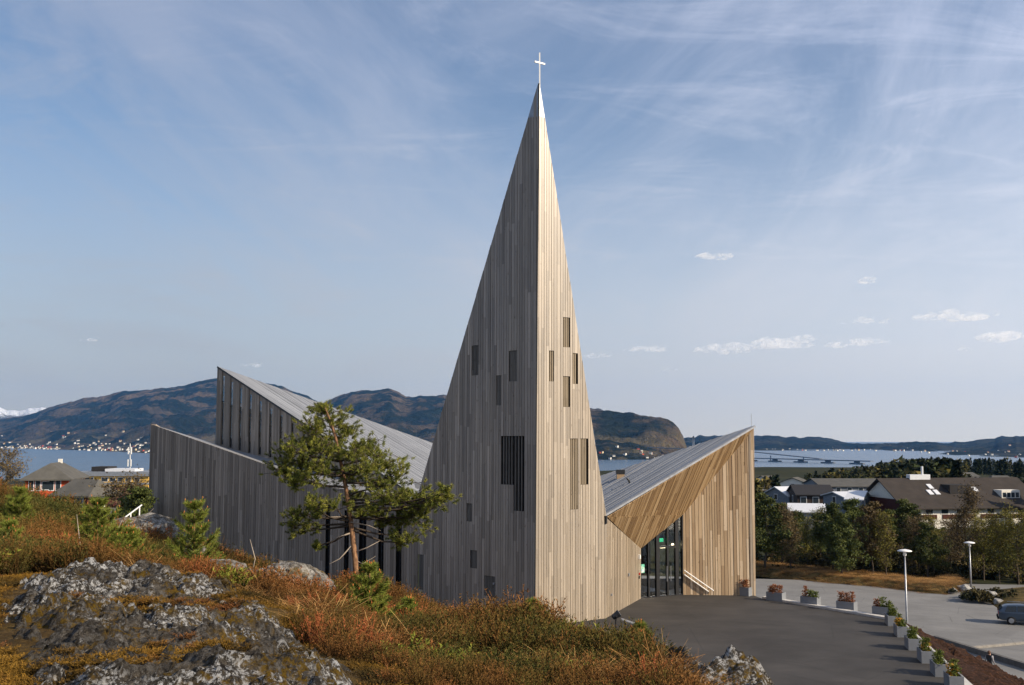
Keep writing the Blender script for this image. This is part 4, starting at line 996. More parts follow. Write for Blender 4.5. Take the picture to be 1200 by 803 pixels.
def planter(px, py, ang, kind, seed, label):
    g = np.random.default_rng(seed); p = G(px, py, 0.0); root = empty('planter', p, ang); tag(root, 'grey concrete planter box with ' + label, 'planter', 'planters along the forecourt edge')
    w, d, h, t = .42, .22, .42, .045
    b = MB(); b.add([(-w, -d, 0), (w, -d, 0), (w, d, 0), (-w, d, 0), (-w, -d, h), (w, -d, h), (w, d, h), (-w, d, h), (-w + t, -d + t, h), (w - t, -d + t, h), (w - t, d - t, h), (-w + t, d - t, h), (-w + t, -d + t, h - .12), (w - t, -d + t, h - .12), (w - t, d - t, h - .12), (-w + t, d - t, h - .12)],
        [(3, 2, 1, 0), (0, 1, 5, 4), (1, 2, 6, 5), (2, 3, 7, 6), (3, 0, 4, 7), (4, 5, 9, 8), (5, 6, 10, 9), (6, 7, 11, 10), (7, 4, 8, 11), (8, 9, 13, 12), (9, 10, 14, 13), (10, 11, 15, 14), (11, 8, 12, 15)])
    b.build('box', M_box, root)
    MB().box((-w + t, -d + t, h - .16), (w - t, d - t, h - .07)).build('soil', M_soil, root)
    for q in range(3):
        n = 90; c = np.array([(-.24, 0, .24)[q] + g.normal(0, .03), g.normal(0, .04), h - .08]); hh_ = g.uniform(.28, .55)
        a = g.uniform(0, 6.28, n); rr_ = g.uniform(0, .17, n); z = g.uniform(.1, 1, n) * hh_
        tips = np.stack([c[0] + np.cos(a) * rr_, c[1] + np.sin(a) * rr_, c[2] + z], -1); dd = np.stack([np.cos(a), np.sin(a), np.full(n, .9)], -1); dd /= np.linalg.norm(dd, axis=1, keepdims=True)
        V, T, tt = needles(tips, dd, 5, .085, .04, .014, g); me = tri_mesh('plant', V, T); add_tint(me, tt)
        mk = {0: M_pl[0], 1: M_pl[1], 2: (M_pl_y if q == 1 else M_pl[0]), 3: (M_pl[0] if q > 0 else M_pl[1])}[kind]
        obj('plant', me, mk, root)
    return root
ang1 = R(-40); ang2 = math.atan2(46.3 - 33.5, 16.75 - 14.45)
for i, (x_, y_) in enumerate(PL): planter(x_, y_, ang1 if i < 5 else ang2, leafcol[i], 300 + i, words[i])
# floodlight and tilted sign panel
p = G(722, 749, 0); fl_ = empty('floodlight', p); tag(fl_, 'black ground floodlight on a short post beside the heather', 'floodlight')
MB().tube([(0, 0, -.3), (0, 0, .75)], .035, 8).build('post', M_metal_dk, fl_)
hd = MB(); Mx = Matrix.Translation((0, 0, .92)) @ Matrix.Rotation(R(-35), 4, 'Y'); prof = [(-.17, .07), (-.12, .12), (.05, .13), (.14, .15), (.17, .15)]
hd.tube([Mx @ Vector((a, 0, 0)) for a, _ in prof], [r for _, r in prof], 14); hd.build('lamp_head', M_metal_dk, fl_)
MB().bar(Mx @ Vector((0, -.17, 0)), (0, -.03, .72), .02, .05).build('bracket', M_metal_dk, fl_); MB().tube([Mx @ Vector((.171, 0, 0)), Mx @ Vector((.18, 0, 0))], .13, 14).build('lens', M_zinc, fl_)
p = G(733, 752, 0); sg = empty('sign_panel', p); tag(sg, 'small tilted dark sign panel on a post beside the floodlight', 'sign')
MB().box((-.03, -.03, -.3), (.03, .03, .75)).build('post', M_metal_dk, sg)
MB().box((-.28, -.2, -.012), (.28, .2, .012), Matrix.Translation((.12, 0, .78)) @ Matrix.Rotation(R(18), 4, 'Y')).build('panel', M_zinc, sg)

# ================================================================== PARKING AREA
def lamp_post(px, py, z, h, label):
    p = G(px, py, z); t = empty('lamp_post', p); tag(t, label, 'lamp post', 'lamp posts at the parking area')
    MB().tube([(0, 0, -.2), (0, 0, 1.2), (0, 0, h - .5)], [.085, .08, .05], 10).build('pole', M_zinc, t, True)
    MB().tube([(0, 0, h - .5), (0, 0, h - .42), (0, 0, h - .25), (0, 0, h - .15)], [.07, .13, .11, .09], 12).build('lamp_body', M_white, t, True)
    MB().tube([(0, 0, h - .16), (0, 0, h - .12), (0, 0, h - .05), (0, 0, h)], [.5, .52, .34, .05], 18).build('lamp_shade', M_white, t, True)
lamp_post(1063.5, 748, PARK, 6.35, 'grey lamp post with white mushroom head behind the row of planters')
lamp_post(1138, 688, PARK + .2, 4.3, 'lamp post with round white head at the edge of the wood')
# bark mulch bank beside the forecourt
uu = np.linspace(0, 1, 120); vv = np.linspace(0, 1, 60)
ring = [Vector((14.55, 27, 0)), Vector((14.75, 33.5, 0)), Vector((17.05, 46.5, 0)), Vector((16.6, 47.4, 0))]
outer = [Vector((29, 25, 0)), Vector((28, 36, 0)), Vector((25.8, 53.0, 0)), Vector((20.8, 60.0, 0))]
def plerp(q, t):
    L_ = [0]
    for a, b in zip(q[:-1], q[1:]): L_.append(L_[-1] + (b - a).length)
    s_ = t * L_[-1]
    for i in range(len(q) - 1):
        if s_ <= L_[i + 1] + 1e-9: return q[i].lerp(q[i + 1], (s_ - L_[i]) / (L_[i + 1] - L_[i]))
    return q[-1]
X = np.zeros((120, 60)); Y = X.copy(); Z = X.copy()
for i, a in enumerate(uu):
    p0 = plerp(ring, a); p1 = plerp(outer, a)
    X[i] = p0.x + (p1.x - p0.x) * vv; Y[i] = p0.y + (p1.y - p0.y) * vv
    Z[i] = .06 + (PARK - .06) * (vv * .55 + .45 * vv ** 3)
Z += fbm(X * 2.2, Y * 2.2, 5, .65) * .26 * np.minimum(1, vv * 8)[None]; Z[:, -1] = PARK - .3; Z[:, 0] = -.05
bk = obj('bark_bank', grid_mesh('bark_bank', X, Y, Z), M_mulch); tag(bk, kind='structure')
# low wall below the bank, pale kerb, verge, rocks
p0, p1 = G(1096, 751, PARK), G(1250, 799, PARK)
M_lowwall = plain('shade-dark concrete', (.12, .115, .11), .9, .1); wl_ = empty('low_wall', p0); tag(wl_, 'low concrete wall along the foot path below the bark bank', 'wall')  # colour darkened to stand for the wall's shaded face and cast shadow
for a, b in zip(along(p0, p1, 9)[:-1], along(p0, p1, 9)[1:]):
    d = (b - a).normalized() * .01; child('wall_block', MB().bar(a + d + Vector((0, 0, .16)), b - d + Vector((0, 0, .16)), .3, .4).mesh('wall_block'), M_lowwall, wl_)
M_kerb2 = plain('worn kerb', (.27, .25, .22), .9, .1); kb = empty('parking_kerb', G(1145, 757, PARK)); tag(kb, kind='structure')
q = along(G(1138, 759.5, PARK + .05), G(1260, 748, PARK + .05), 10)
for a, b in zip(q[:-1], q[1:]): child('kerb_stone', MB().bar(a, b - (b - a).normalized() * .02, .25, .2).mesh('kerb_stone'), M_kerb2, kb)
vx = [G(x_, y_, PARK) for x_, y_ in ((840, 668), (886, 674), (960, 683), (1030, 689), (1085, 696), (1110, 697.5), (1135, 692))]; vb = [p_ + Vector((2.5, 9, 0)) for p_ in vx]
X = np.array([[p_.x * (1 - t) + q_.x * t for t in np.linspace(0, 1, 30)] for p_, q_ in zip([plerp(vx, a) for a in np.linspace(0, 1, 90)], [plerp(vb, a) for a in np.linspace(0, 1, 90)])])
Y = np.array([[p_.y * (1 - t) + q_.y * t for t in np.linspace(0, 1, 30)] for p_, q_ in zip([plerp(vx, a) for a in np.linspace(0, 1, 90)], [plerp(vb, a) for a in np.linspace(0, 1, 90)])])
tt = np.linspace(0, 1, 30)[None]; Z = PARK - .1 + .75 * sstep(0, .25, tt) * (1 - .4 * tt) + fbm(X * .8, Y * .8, 4) * .25 * sstep(0, .15, tt) * sstep(1, .85, tt); Z[:, -1] -= 1.2; Z[0] -= .6; Z[-1] -= .6
tag(obj('grass_verge', grid_mesh('grass_verge', X, Y, Z), M_verge), kind='structure')
vk = RNG.integers(2, 88, 1500), RNG.integers(1, 28, 1500); vp = np.stack([X[vk] + RNG.normal(0, .2, 1500), Y[vk] + RNG.normal(0, .2, 1500), Z[vk] - .05], -1)
scatter('verge_grass', vp, RNG.uniform(0, 6.28, 1500), RNG.uniform(1.0, 2.0, 1500), RNG.integers(0, 5, 1500), RNG.uniform(0, .8, 1500), straw_meshes, M_straw, 'dry tufted grass on the verge between parking area and wood', 'grass')
M_stone = plain('rough grey stone', (.3, .29, .27), .9, .1, var=.45, scale=4, bump=.6)
def rubble(px, py, d_, s_, label, mat=None):
    bm = bmesh.new(); bmesh.ops.create_icosphere(bm, subdivisions=2, radius=1); off = Vector((px, py, d_))
    for v_ in bm.verts: v_.co *= 1 + mnoise.noise(v_.co * 1.3 + off) * .45; v_.co.z *= .7
    me = bpy.data.meshes.new('rock'); bm.to_mesh(me); bm.free(); o = obj('rock', me, mat or M_stone); p = G(px, py, PARK + .2); o.location = p; o.scale = (s_,) * 3; o.rotation_euler = (.2, .3, px); return tag(o, label, 'rock', 'rocks round the parking area')
for a in ((1160, 699, 0, .75, 'big pale rock at the tip of the planted island by the car'), (1170, 706, 1, .5, 'second pale rock on the planted island by the car'), (1168, 694, 2, .45, 'upper pale rock on the planted island by the car'), (1183, 706, 2, .4, 'small pale rock between shrubs behind the car'), (1131, 690, 3, .6, 'grey rock on the verge beside the thin lamp post'), (1116, 693, 4, .45, 'low dark rock at the end of the verge')): rubble(*a)
# planted island: low mound with shrubs
isl = [G(x_, y_, PARK) for x_, y_ in ((1150, 693), (1158, 705), (1172, 715), (1215, 730), (1290, 735), (1300, 700), (1200, 688))]
c = sum(isl, Vector()) / len(isl); v_ = [p_ for p_ in isl] + [p_.lerp(c, .35) + Vector((0, 0, .55)) for p_ in isl] + [c + Vector((0, 0, .7))]; n_ = len(isl)
f_ = [(i, (i + 1) % n_, n_ + (i + 1) % n_, n_ + i) for i in range(n_)] + [(n_ + i, n_ + (i + 1) % n_, 2 * n_) for i in range(n_)]
tag(obj('planted_island', pymesh('planted_island', v_, f_, True), M_verge), kind='structure')

# ---- car
def build_car():
    d_ = Vector((.93, -.37, 0)).normalized(); a = math.atan2(d_.y, d_.x); rear = G(1170, 731, PARK); car = empty('parked_car', rear + d_ * 2.25 + Vector((.25, .6, 0)), a)
    tag(car, 'dark blue estate car parked beside the planted island', 'car')
    M_car = NT('blue car paint'); M_car.b.inputs['Coat Weight'].default_value = .8; M_car = M_car.done((.03, .055, .09), .3, .5, .35)
    M_cg = NT('dark car glass').done((.012, .016, .018), .06, .6); M_ty = plain('tyre rubber', (.02, .02, .02), .9, .1)
    # side profile stations: x, z_bottom, z_belt, z_top, half width bottom, belt, top
    st = [(-2.25, .45, .92, .93, .72, .74, .70), (-2.18, .3, .98, 1.02, .82, .82, .72), (-1.95, .25, 1.0, 1.36, .86, .86, .66), (-1.6, .23, 1.0, 1.50, .88, .88, .64), (-.8, .22, .98, 1.55, .88, .88, .65), (.1, .22, .96, 1.53, .88, .88, .65),
          (.55, .22, .95, 1.43, .88, .88, .66), (1.05, .22, .93, 1.05, .88, .87, .72), (1.45, .22, .88, .92, .87, .85, .78), (1.95, .26, .78, .82, .83, .8, .74), (2.25, .34, .62, .64, .7, .68, .62)]
    V = []
    for x_, zb, zm, zt, wb, wm, wt in st:
        for s_ in (1, -1):
            q = [(x_, s_ * wb * .92, zb), (x_, s_ * wb, zb + .15), (x_, s_ * (wm + .01), (zb + zm) / 2), (x_, s_ * wm, zm), (x_, s_ * (wt * .5 + wm * .5) if False else s_ * (wm * .25 + wt * .75), zm + (zt - zm) * .8), (x_, s_ * wt * .6, zt)]
            V += q if s_ == 1 else q[::-1]
    k = 12; Fc = []
    for i in range(len(st) - 1):
        for j in range(k): Fc.append((i * k + j, i * k + (j + 1) % k, (i + 1) * k + (j + 1) % k, (i + 1) * k + j))
    Fc += [tuple(range(k)), tuple((len(st) - 1) * k + j for j in range(k))[::-1]]
    me = pymesh('body', V, Fc, True); bm = bmesh.new(); bm.from_mesh(me); bmesh.ops.recalc_face_normals(bm, faces=bm.faces); bm.to_mesh(me); bm.free()
    body = obj('body', me, M_car, car); md = body.modifiers.new('s', 'SUBSURF'); md.levels = md.render_levels = 2
    for s_ in (1, -1):
        for x0, x1 in ((-1.78, -.95), (-.88, .0), (.07, .78)):
            t0 = 1.43 if x0 > -1.5 else 1.38; top1 = 1.42 if x1 < .5 else 1.12; xt1 = x1 if x1 < .5 else x1 - .28
            y0, y1 = .885, .73
            MB().prism([Vector((x0, s_ * y0, 1.0)), Vector((x1, s_ * y0, 1.0)), Vector((xt1, s_ * y1, top1 if x1 < .5 else 1.40)), Vector((x0 + (.18 if x0 < -1.5 else 0), s_ * y1, t0))], Vector((0, s_, .3)).normalized(), -.03, .012).build('side_window', M_cg, car)
        MB().box((-2.24, s_ * .60 - .12, .72), (-2.1, s_ * .60 + .14, .98)).build('tail_light', plain('red lamp plastic', (.45, .015, .012), .25, .5), car)
        for wx_ in (-1.35, 1.35):
            w = MB().tube([(wx_, s_ * .72, .32), (wx_, s_ * .74, .32), (wx_, s_ * .88, .32), (wx_, s_ * .9, .32)], [.29, .32, .32, .29], 22).build('wheel', M_ty, car, True)
            MB().tube([(wx_, s_ * .89, .32), (wx_, s_ * .905, .32)], [.2, .19], 16).build('rim', M_zinc, w)
        MB().box((.62, s_ * .95 - .08, 1.0), (.78, s_ * .95 + .08, 1.12)).build('wing_mirror', M_car if isinstance(M_car, bpy.types.Material) else None, car)
        MB().bar((-1.5, s_ * .58, 1.57), (.2, s_ * .58, 1.58), .03, .03).build('roof_rail', M_zinc, car)
    MB().prism([Vector((-2.21, -.62, 1.04)), Vector((-2.21, .62, 1.04)), Vector((-2.0, .52, 1.38)), Vector((-2.0, -.52, 1.38))], Vector((-1, 0, .5)).normalized(), -.02, .03).build('rear_window', M_cg, car)
    MB().box((-2.31, -.7, .36), (-2.2, .7, .56)).build('bumper', M_ty, car)
    MB().box((-2.275, -.26, .72), (-2.25, .26, .83)).build('number_plate', M_white, car)
build_car()

# ---- person walking on the foot path below the bank
def build_person():
    p = G(1160.5, 797, PARK); t = empty('person', p, R(35)); tag(t, 'person in dark vest and pale sleeves walking on the path below the bank', 'person')
    J = {'pelvis': (0, 0, .95), 'waist': (0, 0, 1.08), 'chest': (.01, 0, 1.32), 'neck': (.01, 0, 1.47), 'head': (.03, 0, 1.56), 'crown': (.02, 0, 1.68),
         'shl': (0, .17, 1.40), 'ell': (-.05, .24, 1.14), 'wrl': (.05, .23, .92), 'hal': (.09, .22, .83), 'shr': (0, -.17, 1.40), 'elr': (.0, -.24, 1.14), 'wrr': (.16, -.22, .98), 'har': (.22, -.2, .92),
         'hpl': (0, .09, .92), 'knl': (.12, .1, .50), 'anl': (.16, .1, .09), 'tol': (.29, .11, .03), 'hpr': (0, -.09, .92), 'knr': (-.02, -.1, .49), 'anr': (-.2, -.1, .13), 'tor': (-.09, -.11, .03)}
    rad = {'pelvis': (.15, .12), 'waist': (.15, .11), 'chest': (.17, .12), 'neck': (.055, .055), 'head': (.085, .075), 'crown': (.07, .065), 'shl': (.07, .07), 'ell': (.048, .048), 'wrl': (.034, .034), 'hal': (.036, .022), 'hpl': (.09, .09), 'knl': (.062, .062), 'anl': (.045, .045), 'tol': (.04, .03)}
    E = [('pelvis', 'waist'), ('waist', 'chest'), ('chest', 'neck'), ('neck', 'head'), ('head', 'crown')]
    for s_ in 'lr': E += [('chest', 'sh' + s_), ('sh' + s_, 'el' + s_), ('el' + s_, 'wr' + s_), ('wr' + s_, 'ha' + s_), ('pelvis', 'hp' + s_), ('hp' + s_, 'kn' + s_), ('kn' + s_, 'an' + s_), ('an' + s_, 'to' + s_)]
    names = list(J); me = bpy.data.meshes.new('body'); me.from_pydata([J[n_] for n_ in names], [(names.index(a), names.index(b)) for a, b in E], []); o = obj('body', me, None, t)
    md = o.modifiers.new('skin', 'SKIN'); md.use_smooth_shade = True
    for i, n_ in enumerate(names):
        sv = me.skin_vertices[0].data[i]; r_ = rad.get(n_) or rad.get(n_[:-1] + 'l'); sv.radius = r_; sv.use_root = n_ == 'pelvis'
    o.modifiers.new('sub', 'SUBSURF').render_levels = 2
    m = NT('walker clothes'); v = m.coord(); sp = m.new('ShaderNodeSeparateXYZ'); m.link(v, sp.inputs[0]); z = sp.outputs[2]; y = m.math('ABSOLUTE', sp.outputs[1])
    col = m.mix(m.math('GREATER_THAN', z, .97), (.022, .025, .03), (.03, .032, .035))
    col = m.mix(m.math('MULTIPLY', m.math('GREATER_THAN', y, .17), m.math('GREATER_THAN', z, .93)), col, (.25, .24, .25))
    col = m.mix(m.math('GREATER_THAN', z, 1.475), col, (.45, .27, .19)); m.done(col, .8, .2); me.materials.append(m.m)
    hb = bmesh.new(); bmesh.ops.create_icosphere(hb, subdivisions=3, radius=1)
    for v_ in hb.verts:
        v_.co = Vector((v_.co.x * .105 - .012, v_.co.y * .09, v_.co.z * .11 + 1.625))
        if v_.co.x > .05 and v_.co.z < 1.66: v_.co.x = .05
    hm = bpy.data.meshes.new('hair'); hb.to_mesh(hm); hb.free(); obj('hair', hm, plain('brown hair', (.1, .05, .028), .8), t)
    nz = MB().prism([Vector((.1, -.012, 1.555)), Vector((.1, .012, 1.555)), Vector((.1, 0, 1.6))], Vector((1, 0, 0)), 0, .03).build('nose', plain('skin', (.45, .27, .19), .6), t)
    for s_ in (1, -1):
        fg_ = MB()
        for k in range(4): fg_.tube([(.085 + k * .012, s_ * .22, .84), (.095 + k * .012, s_ * .215, .79 - .006 * (k % 2)), (.1 + k * .01, s_ * .205, .765)], [.009, .008, .006], 6) if s_ > 0 else fg_.tube([(.2 + k * .012, s_ * .2, .92), (.22 + k * .012, s_ * .195, .875), (.21 + k * .012, s_ * .185, .85)], [.009, .008, .006], 6)
        fg_.tube([(.12 if s_ > 0 else .235, s_ * .2, .86 if s_ > 0 else .94), (.14 if s_ > 0 else .255, s_ * .18, .83 if s_ > 0 else .91)], [.01, .008], 6)
        fg_.build('fingers', plain('hand skin', (.45, .27, .19), .6), t, True)
build_person()

# ================================================================== WOOD BEYOND THE PARKING AREA
M_leaf_p = geo_mat('wood pine foliage', [(0, (.022, .034, .009)), (.5, (.065, .08, .018)), (1, (.12, .13, .03))], objvar=.25)
M_leaf_b = geo_mat('spring birch foliage', [(0, (.07, .064, .012)), (.5, (.17, .15, .022)), (1, (.27, .235, .04))], objvar=.3)
M_leaf_o = geo_mat('brown bare twigs', [(0, (.045, .032, .018)), (.5, (.10, .07, .03)), (1, (.17, .12, .045))], objvar=.3)
def leaves(centres, size, g, up=.3):
    n = len(centres); c = np.asarray(centres); a = g.normal(0, 1, (n, 3)); a[:, 2] = a[:, 2] * .6 + up; a /= np.linalg.norm(a, axis=1, keepdims=True); b = np.cross(a, g.normal(0, 1, (n, 3))); b /= np.linalg.norm(b, axis=1, keepdims=True) + 1e-9
    s_ = size * g.uniform(.5, 1.3, (n, 1)); V = np.stack([c - b * s_ * .5, c + b * s_ * .5, c + a * s_], 1).reshape(-1, 3); return V, np.arange(3 * n).reshape(-1, 3)
def tree_meshes(kind, seed):
    g = np.random.default_rng(seed); segs = []; cs = []; tn = []
    H = {'pine': 9.5, 'birch': 8.5, 'round': 7.5}[kind]; tr = [np.array([0, 0, -.6])]
    for k in range(1, 7): tr.append(np.array([g.normal(0, .12) * k / 3, g.normal(0, .12) * k / 3, H * .93 * k / 6]))
    r0 = {'pine': .17, 'birch': .10, 'round': .13}[kind]
    for k in range(6): segs.append((tr[k], tr[k + 1], r0 * (1 - k / 6.6), r0 * (1 - (k + 1) / 6.6)))
    def at(t):
        q = t * 6; i = min(int(q), 5); return tr[i] + (tr[i + 1] - tr[i]) * (q - i)
    nb = {'pine': 38, 'birch': 36, 'round': 34}[kind]; lo = {'pine': .28, 'birch': .18, 'round': .14}[kind]
    for i in range(nb):
        t = lo + (1 - lo) * (i + g.uniform(0, 1)) / nb; p = at(min(t, .99)); a = g.uniform(0, 6.28)
        if kind == 'pine': L_ = 3.3 * (1 - .8 * ((t - lo) / (1 - lo)) ** 1.6) * g.uniform(.5, 1.1); up = g.uniform(-.1, .35)
        elif kind == 'birch': L_ = 2.4 * (1 - .6 * t) * g.uniform(.6, 1.1); up = g.uniform(.7, 1.4)
        else: L_ = 2.9 * math.sqrt(max(.05, 1 - (1.5 * t - .7) ** 2)) * g.uniform(.6, 1.1); up = g.uniform(.2, .9)
        d = np.array([math.cos(a), math.sin(a), up]); d /= np.linalg.norm(d); e = p + d * L_
        segs.append((p, e, .035, .012)); tone = g.uniform(0, 1)
        m_ = {'pine': 9, 'birch': 9, 'round': 10}[kind]
        for k in range(m_):
            s_ = g.uniform(.3, 1.05); q = p + d * L_ * s_ + g.normal(0, .22, 3) * L_ * .5; segs.append((p + d * L_ * s_ * .9, q, .012, .005))
            nl = {'pine': 34, 'birch': 13, 'round': 15}[kind]; sp = {'pine': .24, 'birch': .38, 'round': .34}[kind]
            pts = q + g.normal(0, sp, (nl, 3)) * np.array([1, 1, .55 if kind == 'pine' else .8]); cs.append(pts); tn += list(np.clip(.35 * tone + .3 * g.uniform(0, 1) + .35 * g.uniform(0, 1, nl), 0, 1))
            if kind != 'pine':
                for z_ in range(3): segs.append((q, q + g.normal(0, .3, 3), .006, .003))
    V, T = leaves(np.concatenate(cs), {'pine': .20, 'birch': .13, 'round': .14}[kind], g); cm = tri_mesh('crown', V, T); add_tint(cm, np.repeat(tn, 3))
    return twig_mesh('trunk', segs), cm
protos = {(k, i): tree_meshes(k, 400 + 10 * j + i) for j, k in enumerate(('pine', 'birch', 'round')) for i in range(3)}
def tree(kind, var, x_, y_, s_, rz, label, group, mat=None, zoff=0):
    a, b = protos[(kind, var)]; z = max(land1(x_, y_), PARK - .3) if y_ < 125 else land1(x_, y_)
    t = empty({'pine': 'pine_tree', 'birch': 'birch_tree', 'round': 'broadleaf_tree'}[kind], (x_, y_, z + zoff), rz); t.scale = (s_, s_, s_); tag(t, label, 'tree', group)
    o = obj('trunk', a, M_bark_dk, t)
    if mat is None: mat = {'pine': M_leaf_p, 'birch': M_leaf_b, 'round': M_leaf_o}[kind]
    if not b.materials: b.materials.append(mat)
    o2 = obj('crown', b, None, t)
    if b.materials[0] != mat: o2.material_slots[0].link = 'OBJECT'; o2.material_slots[0].material = mat
    return t
def tree_px(px, top, depth, kind, var, label, group, mat=None):
    X_ = (px - CX) / F * depth / 1.0; z = max(land1(X_, depth), PARK - .3) if depth < 125 else land1(X_, depth)
    tz = P(px, top, depth).z; H = {'pine': 9.5, 'birch': 8.5, 'round': 7.5}[kind]; return tree(kind, var, P(px, top, depth).x, depth, max(.3, (tz - z) / H), random.uniform(0, 6.28), label, group, mat)
gw = 'trees of the wood beyond the parking area'
for px, top, d_, k, lab in [(895, 580, 113, 'pine', 'tall dense pine just past the corner of the porch wing'), (915, 592, 119, 'pine', 'pine with dark crown standing close behind the tall one near the wing'), (945, 612, 118, 'birch', 'thin spring birch between the two groups of dark pines'), (925, 600, 112, 'birch', 'slim bare birch at the verge below the white roofs'),
                            (975, 592, 112, 'pine', 'broad dark pine rising in front of the big barn roof'), (998, 587, 116, 'pine', 'broad pine in the middle of the dark clump behind the verge'), (1020, 590, 110, 'pine', 'straight pine with bare lower trunk standing on the verge'), (1041, 600, 115, 'pine', 'lower pine at the inner side of the dark clump'), (1058, 588, 117, 'pine', 'dark pine in front of the white walled hall'), (1075, 612, 114, 'round', 'brown budding tree beside the dark pine clump'),
                            (1092, 606, 112, 'birch', 'pale budding birch in front of the white hall wall'), (1112, 612, 118, 'round', 'brown twiggy tree behind the thin lamp post'), (1131, 571, 114, 'birch', 'tallest orange-tinged birch rising over the brown roof'), (1150, 610, 111, 'round', 'yellow-green tree beside the thin lamp post'), (1168, 606, 108, 'birch', 'yellow-green birch above the planted island'), (1190, 601, 106, 'round', 'broad yellow-green tree above the parked car'),
                            (1215, 604, 104, 'birch', 'leafy birch at the far side of the parked car'), (1104, 618, 122, 'pine', 'dim pine deep in the wood behind the lamp post'), (1178, 618, 120, 'pine', 'dim pine behind the yellow-green trees'), (1205, 612, 116, 'pine', 'dim pine deep behind the planted island'), (960, 618, 124, 'pine', 'dim pine deep in the wood under the white roof'), (1048, 622, 124, 'birch', 'thin birch deep in the wood behind the dark clump'), (908, 628, 124, 'round', 'low brown tree deep behind the pines near the wing'), (875, 600, 122, 'pine', 'pine almost hidden by the porch wing'), (932, 602, 128, 'pine', 'pine standing in front of the white roofed shed'), (958, 600, 130, 'birch', 'yellowish birch in front of the white roofed shop'), (985, 604, 108, 'pine', 'pine with low branches at the front of the dark clump'), (1008, 600, 126, 'pine', 'pine behind the straight one, in front of the hall gable'), (1036, 606, 108, 'birch', 'leafy young birch at the verge before the dark clump'), (1070, 600, 128, 'pine', 'pine close under the eave of the hall'), (1085, 612, 109, 'pine', 'small green pine at the end of the verge'), (1120, 604, 126, 'birch', 'yellow-green birch close to the hall wall'), (1143, 600, 128, 'birch', 'second yellow-green birch close to the hall wall'), (1160, 615, 112, 'pine', 'green pine beside the tip of the planted island'), (1182, 600, 124, 'birch', 'bright birch behind the broad yellow-green tree')]:
    tree_px(px, top - (6 if px < 1080 else 2), d_, k, random.randrange(3), lab, gw, M_leaf_b if (k == 'round' and 'yellow' in lab) else (M_leaf_o if 'orange' in lab or 'bare' in lab else None))
# low scrub filling under the trees
def bush_mesh(seed, n=420, r_=1.0):
    g = np.random.default_rng(seed); c = g.normal(0, 1, (n, 3)); c /= np.linalg.norm(c, axis=1, keepdims=True); c *= g.uniform(.35, 1, (n, 1)) ** .6 * r_; c[:, 2] = np.abs(c[:, 2]) * .85 + .05
    c *= 1 + .35 * np.sin(c[:, :1] * 5 + seed) * np.cos(c[:, 1:2] * 4); V, T = leaves(c, .26 * r_, g); me = tri_mesh('bush', V, T); a = me.attributes.new('shade', 'FLOAT', 'POINT'); a.data.foreach_set('value', np.repeat(g.uniform(0, 1, n), 3).astype(np.float32)); return me
M_scrub = veg_mat('scrub', [(0, (.02, .026, .01)), (.5, (.05, .045, .016)), (1, (.11, .085, .03))])
bushes = [bush_mesh(i) for i in range(5)]
bx = RNG.uniform(22, 66, 420); by = RNG.uniform(110, 132, 420) - (bx - 45) * .12
scatter('undergrowth', np.stack([bx, by, np.maximum(land(bx, by), PARK - .3)], -1), RNG.uniform(0, 6.28, 420), RNG.uniform(.4, 1.1, 420), RNG.integers(0, 5, 420), RNG.uniform(0, 1, 420), bushes, M_scrub, 'dark tangled undergrowth between the tree trunks of the wood', 'undergrowth')
ix = RNG.uniform(40, 62, 60); iy = 95 - (ix - 41) * .35 + RNG.uniform(-4, 3, 60)
scatter('island_shrubs', np.stack([ix, iy, np.full(60, PARK + .2)], -1), RNG.uniform(0, 6.28, 60), RNG.uniform(.3, .8, 60), RNG.integers(0, 5, 60), RNG.uniform(0, 1, 60), bushes, M_scrub, 'low shrubs on the planted island behind the parked car', 'shrubs')
# pines left of the church and single trees by the houses there
gl = 'trees below the heath'
for px, top, d_, k, lab in [(160, 566, 58, 'pine', 'dark pine standing at the corner of the low church wall'), (150, 574, 66, 'pine', 'dark pine half behind the one at the church corner'), (150, 562, 95, 'round', 'round dark tree below the yellow building'), (66, 549, 210, 'pine', 'small dark pine rising behind the red house roof'), (80, 553, 200, 'pine', 'lower dark pine between red house and yellow building'), (7, 527, 190, 'round', 'bare grey tree behind the red house chimney'), (89, 557, 190, 'pine', 'little pine beside the lower grey roof')]:
    tree_px(px, top, d_, k, random.randrange(3), lab, gl)

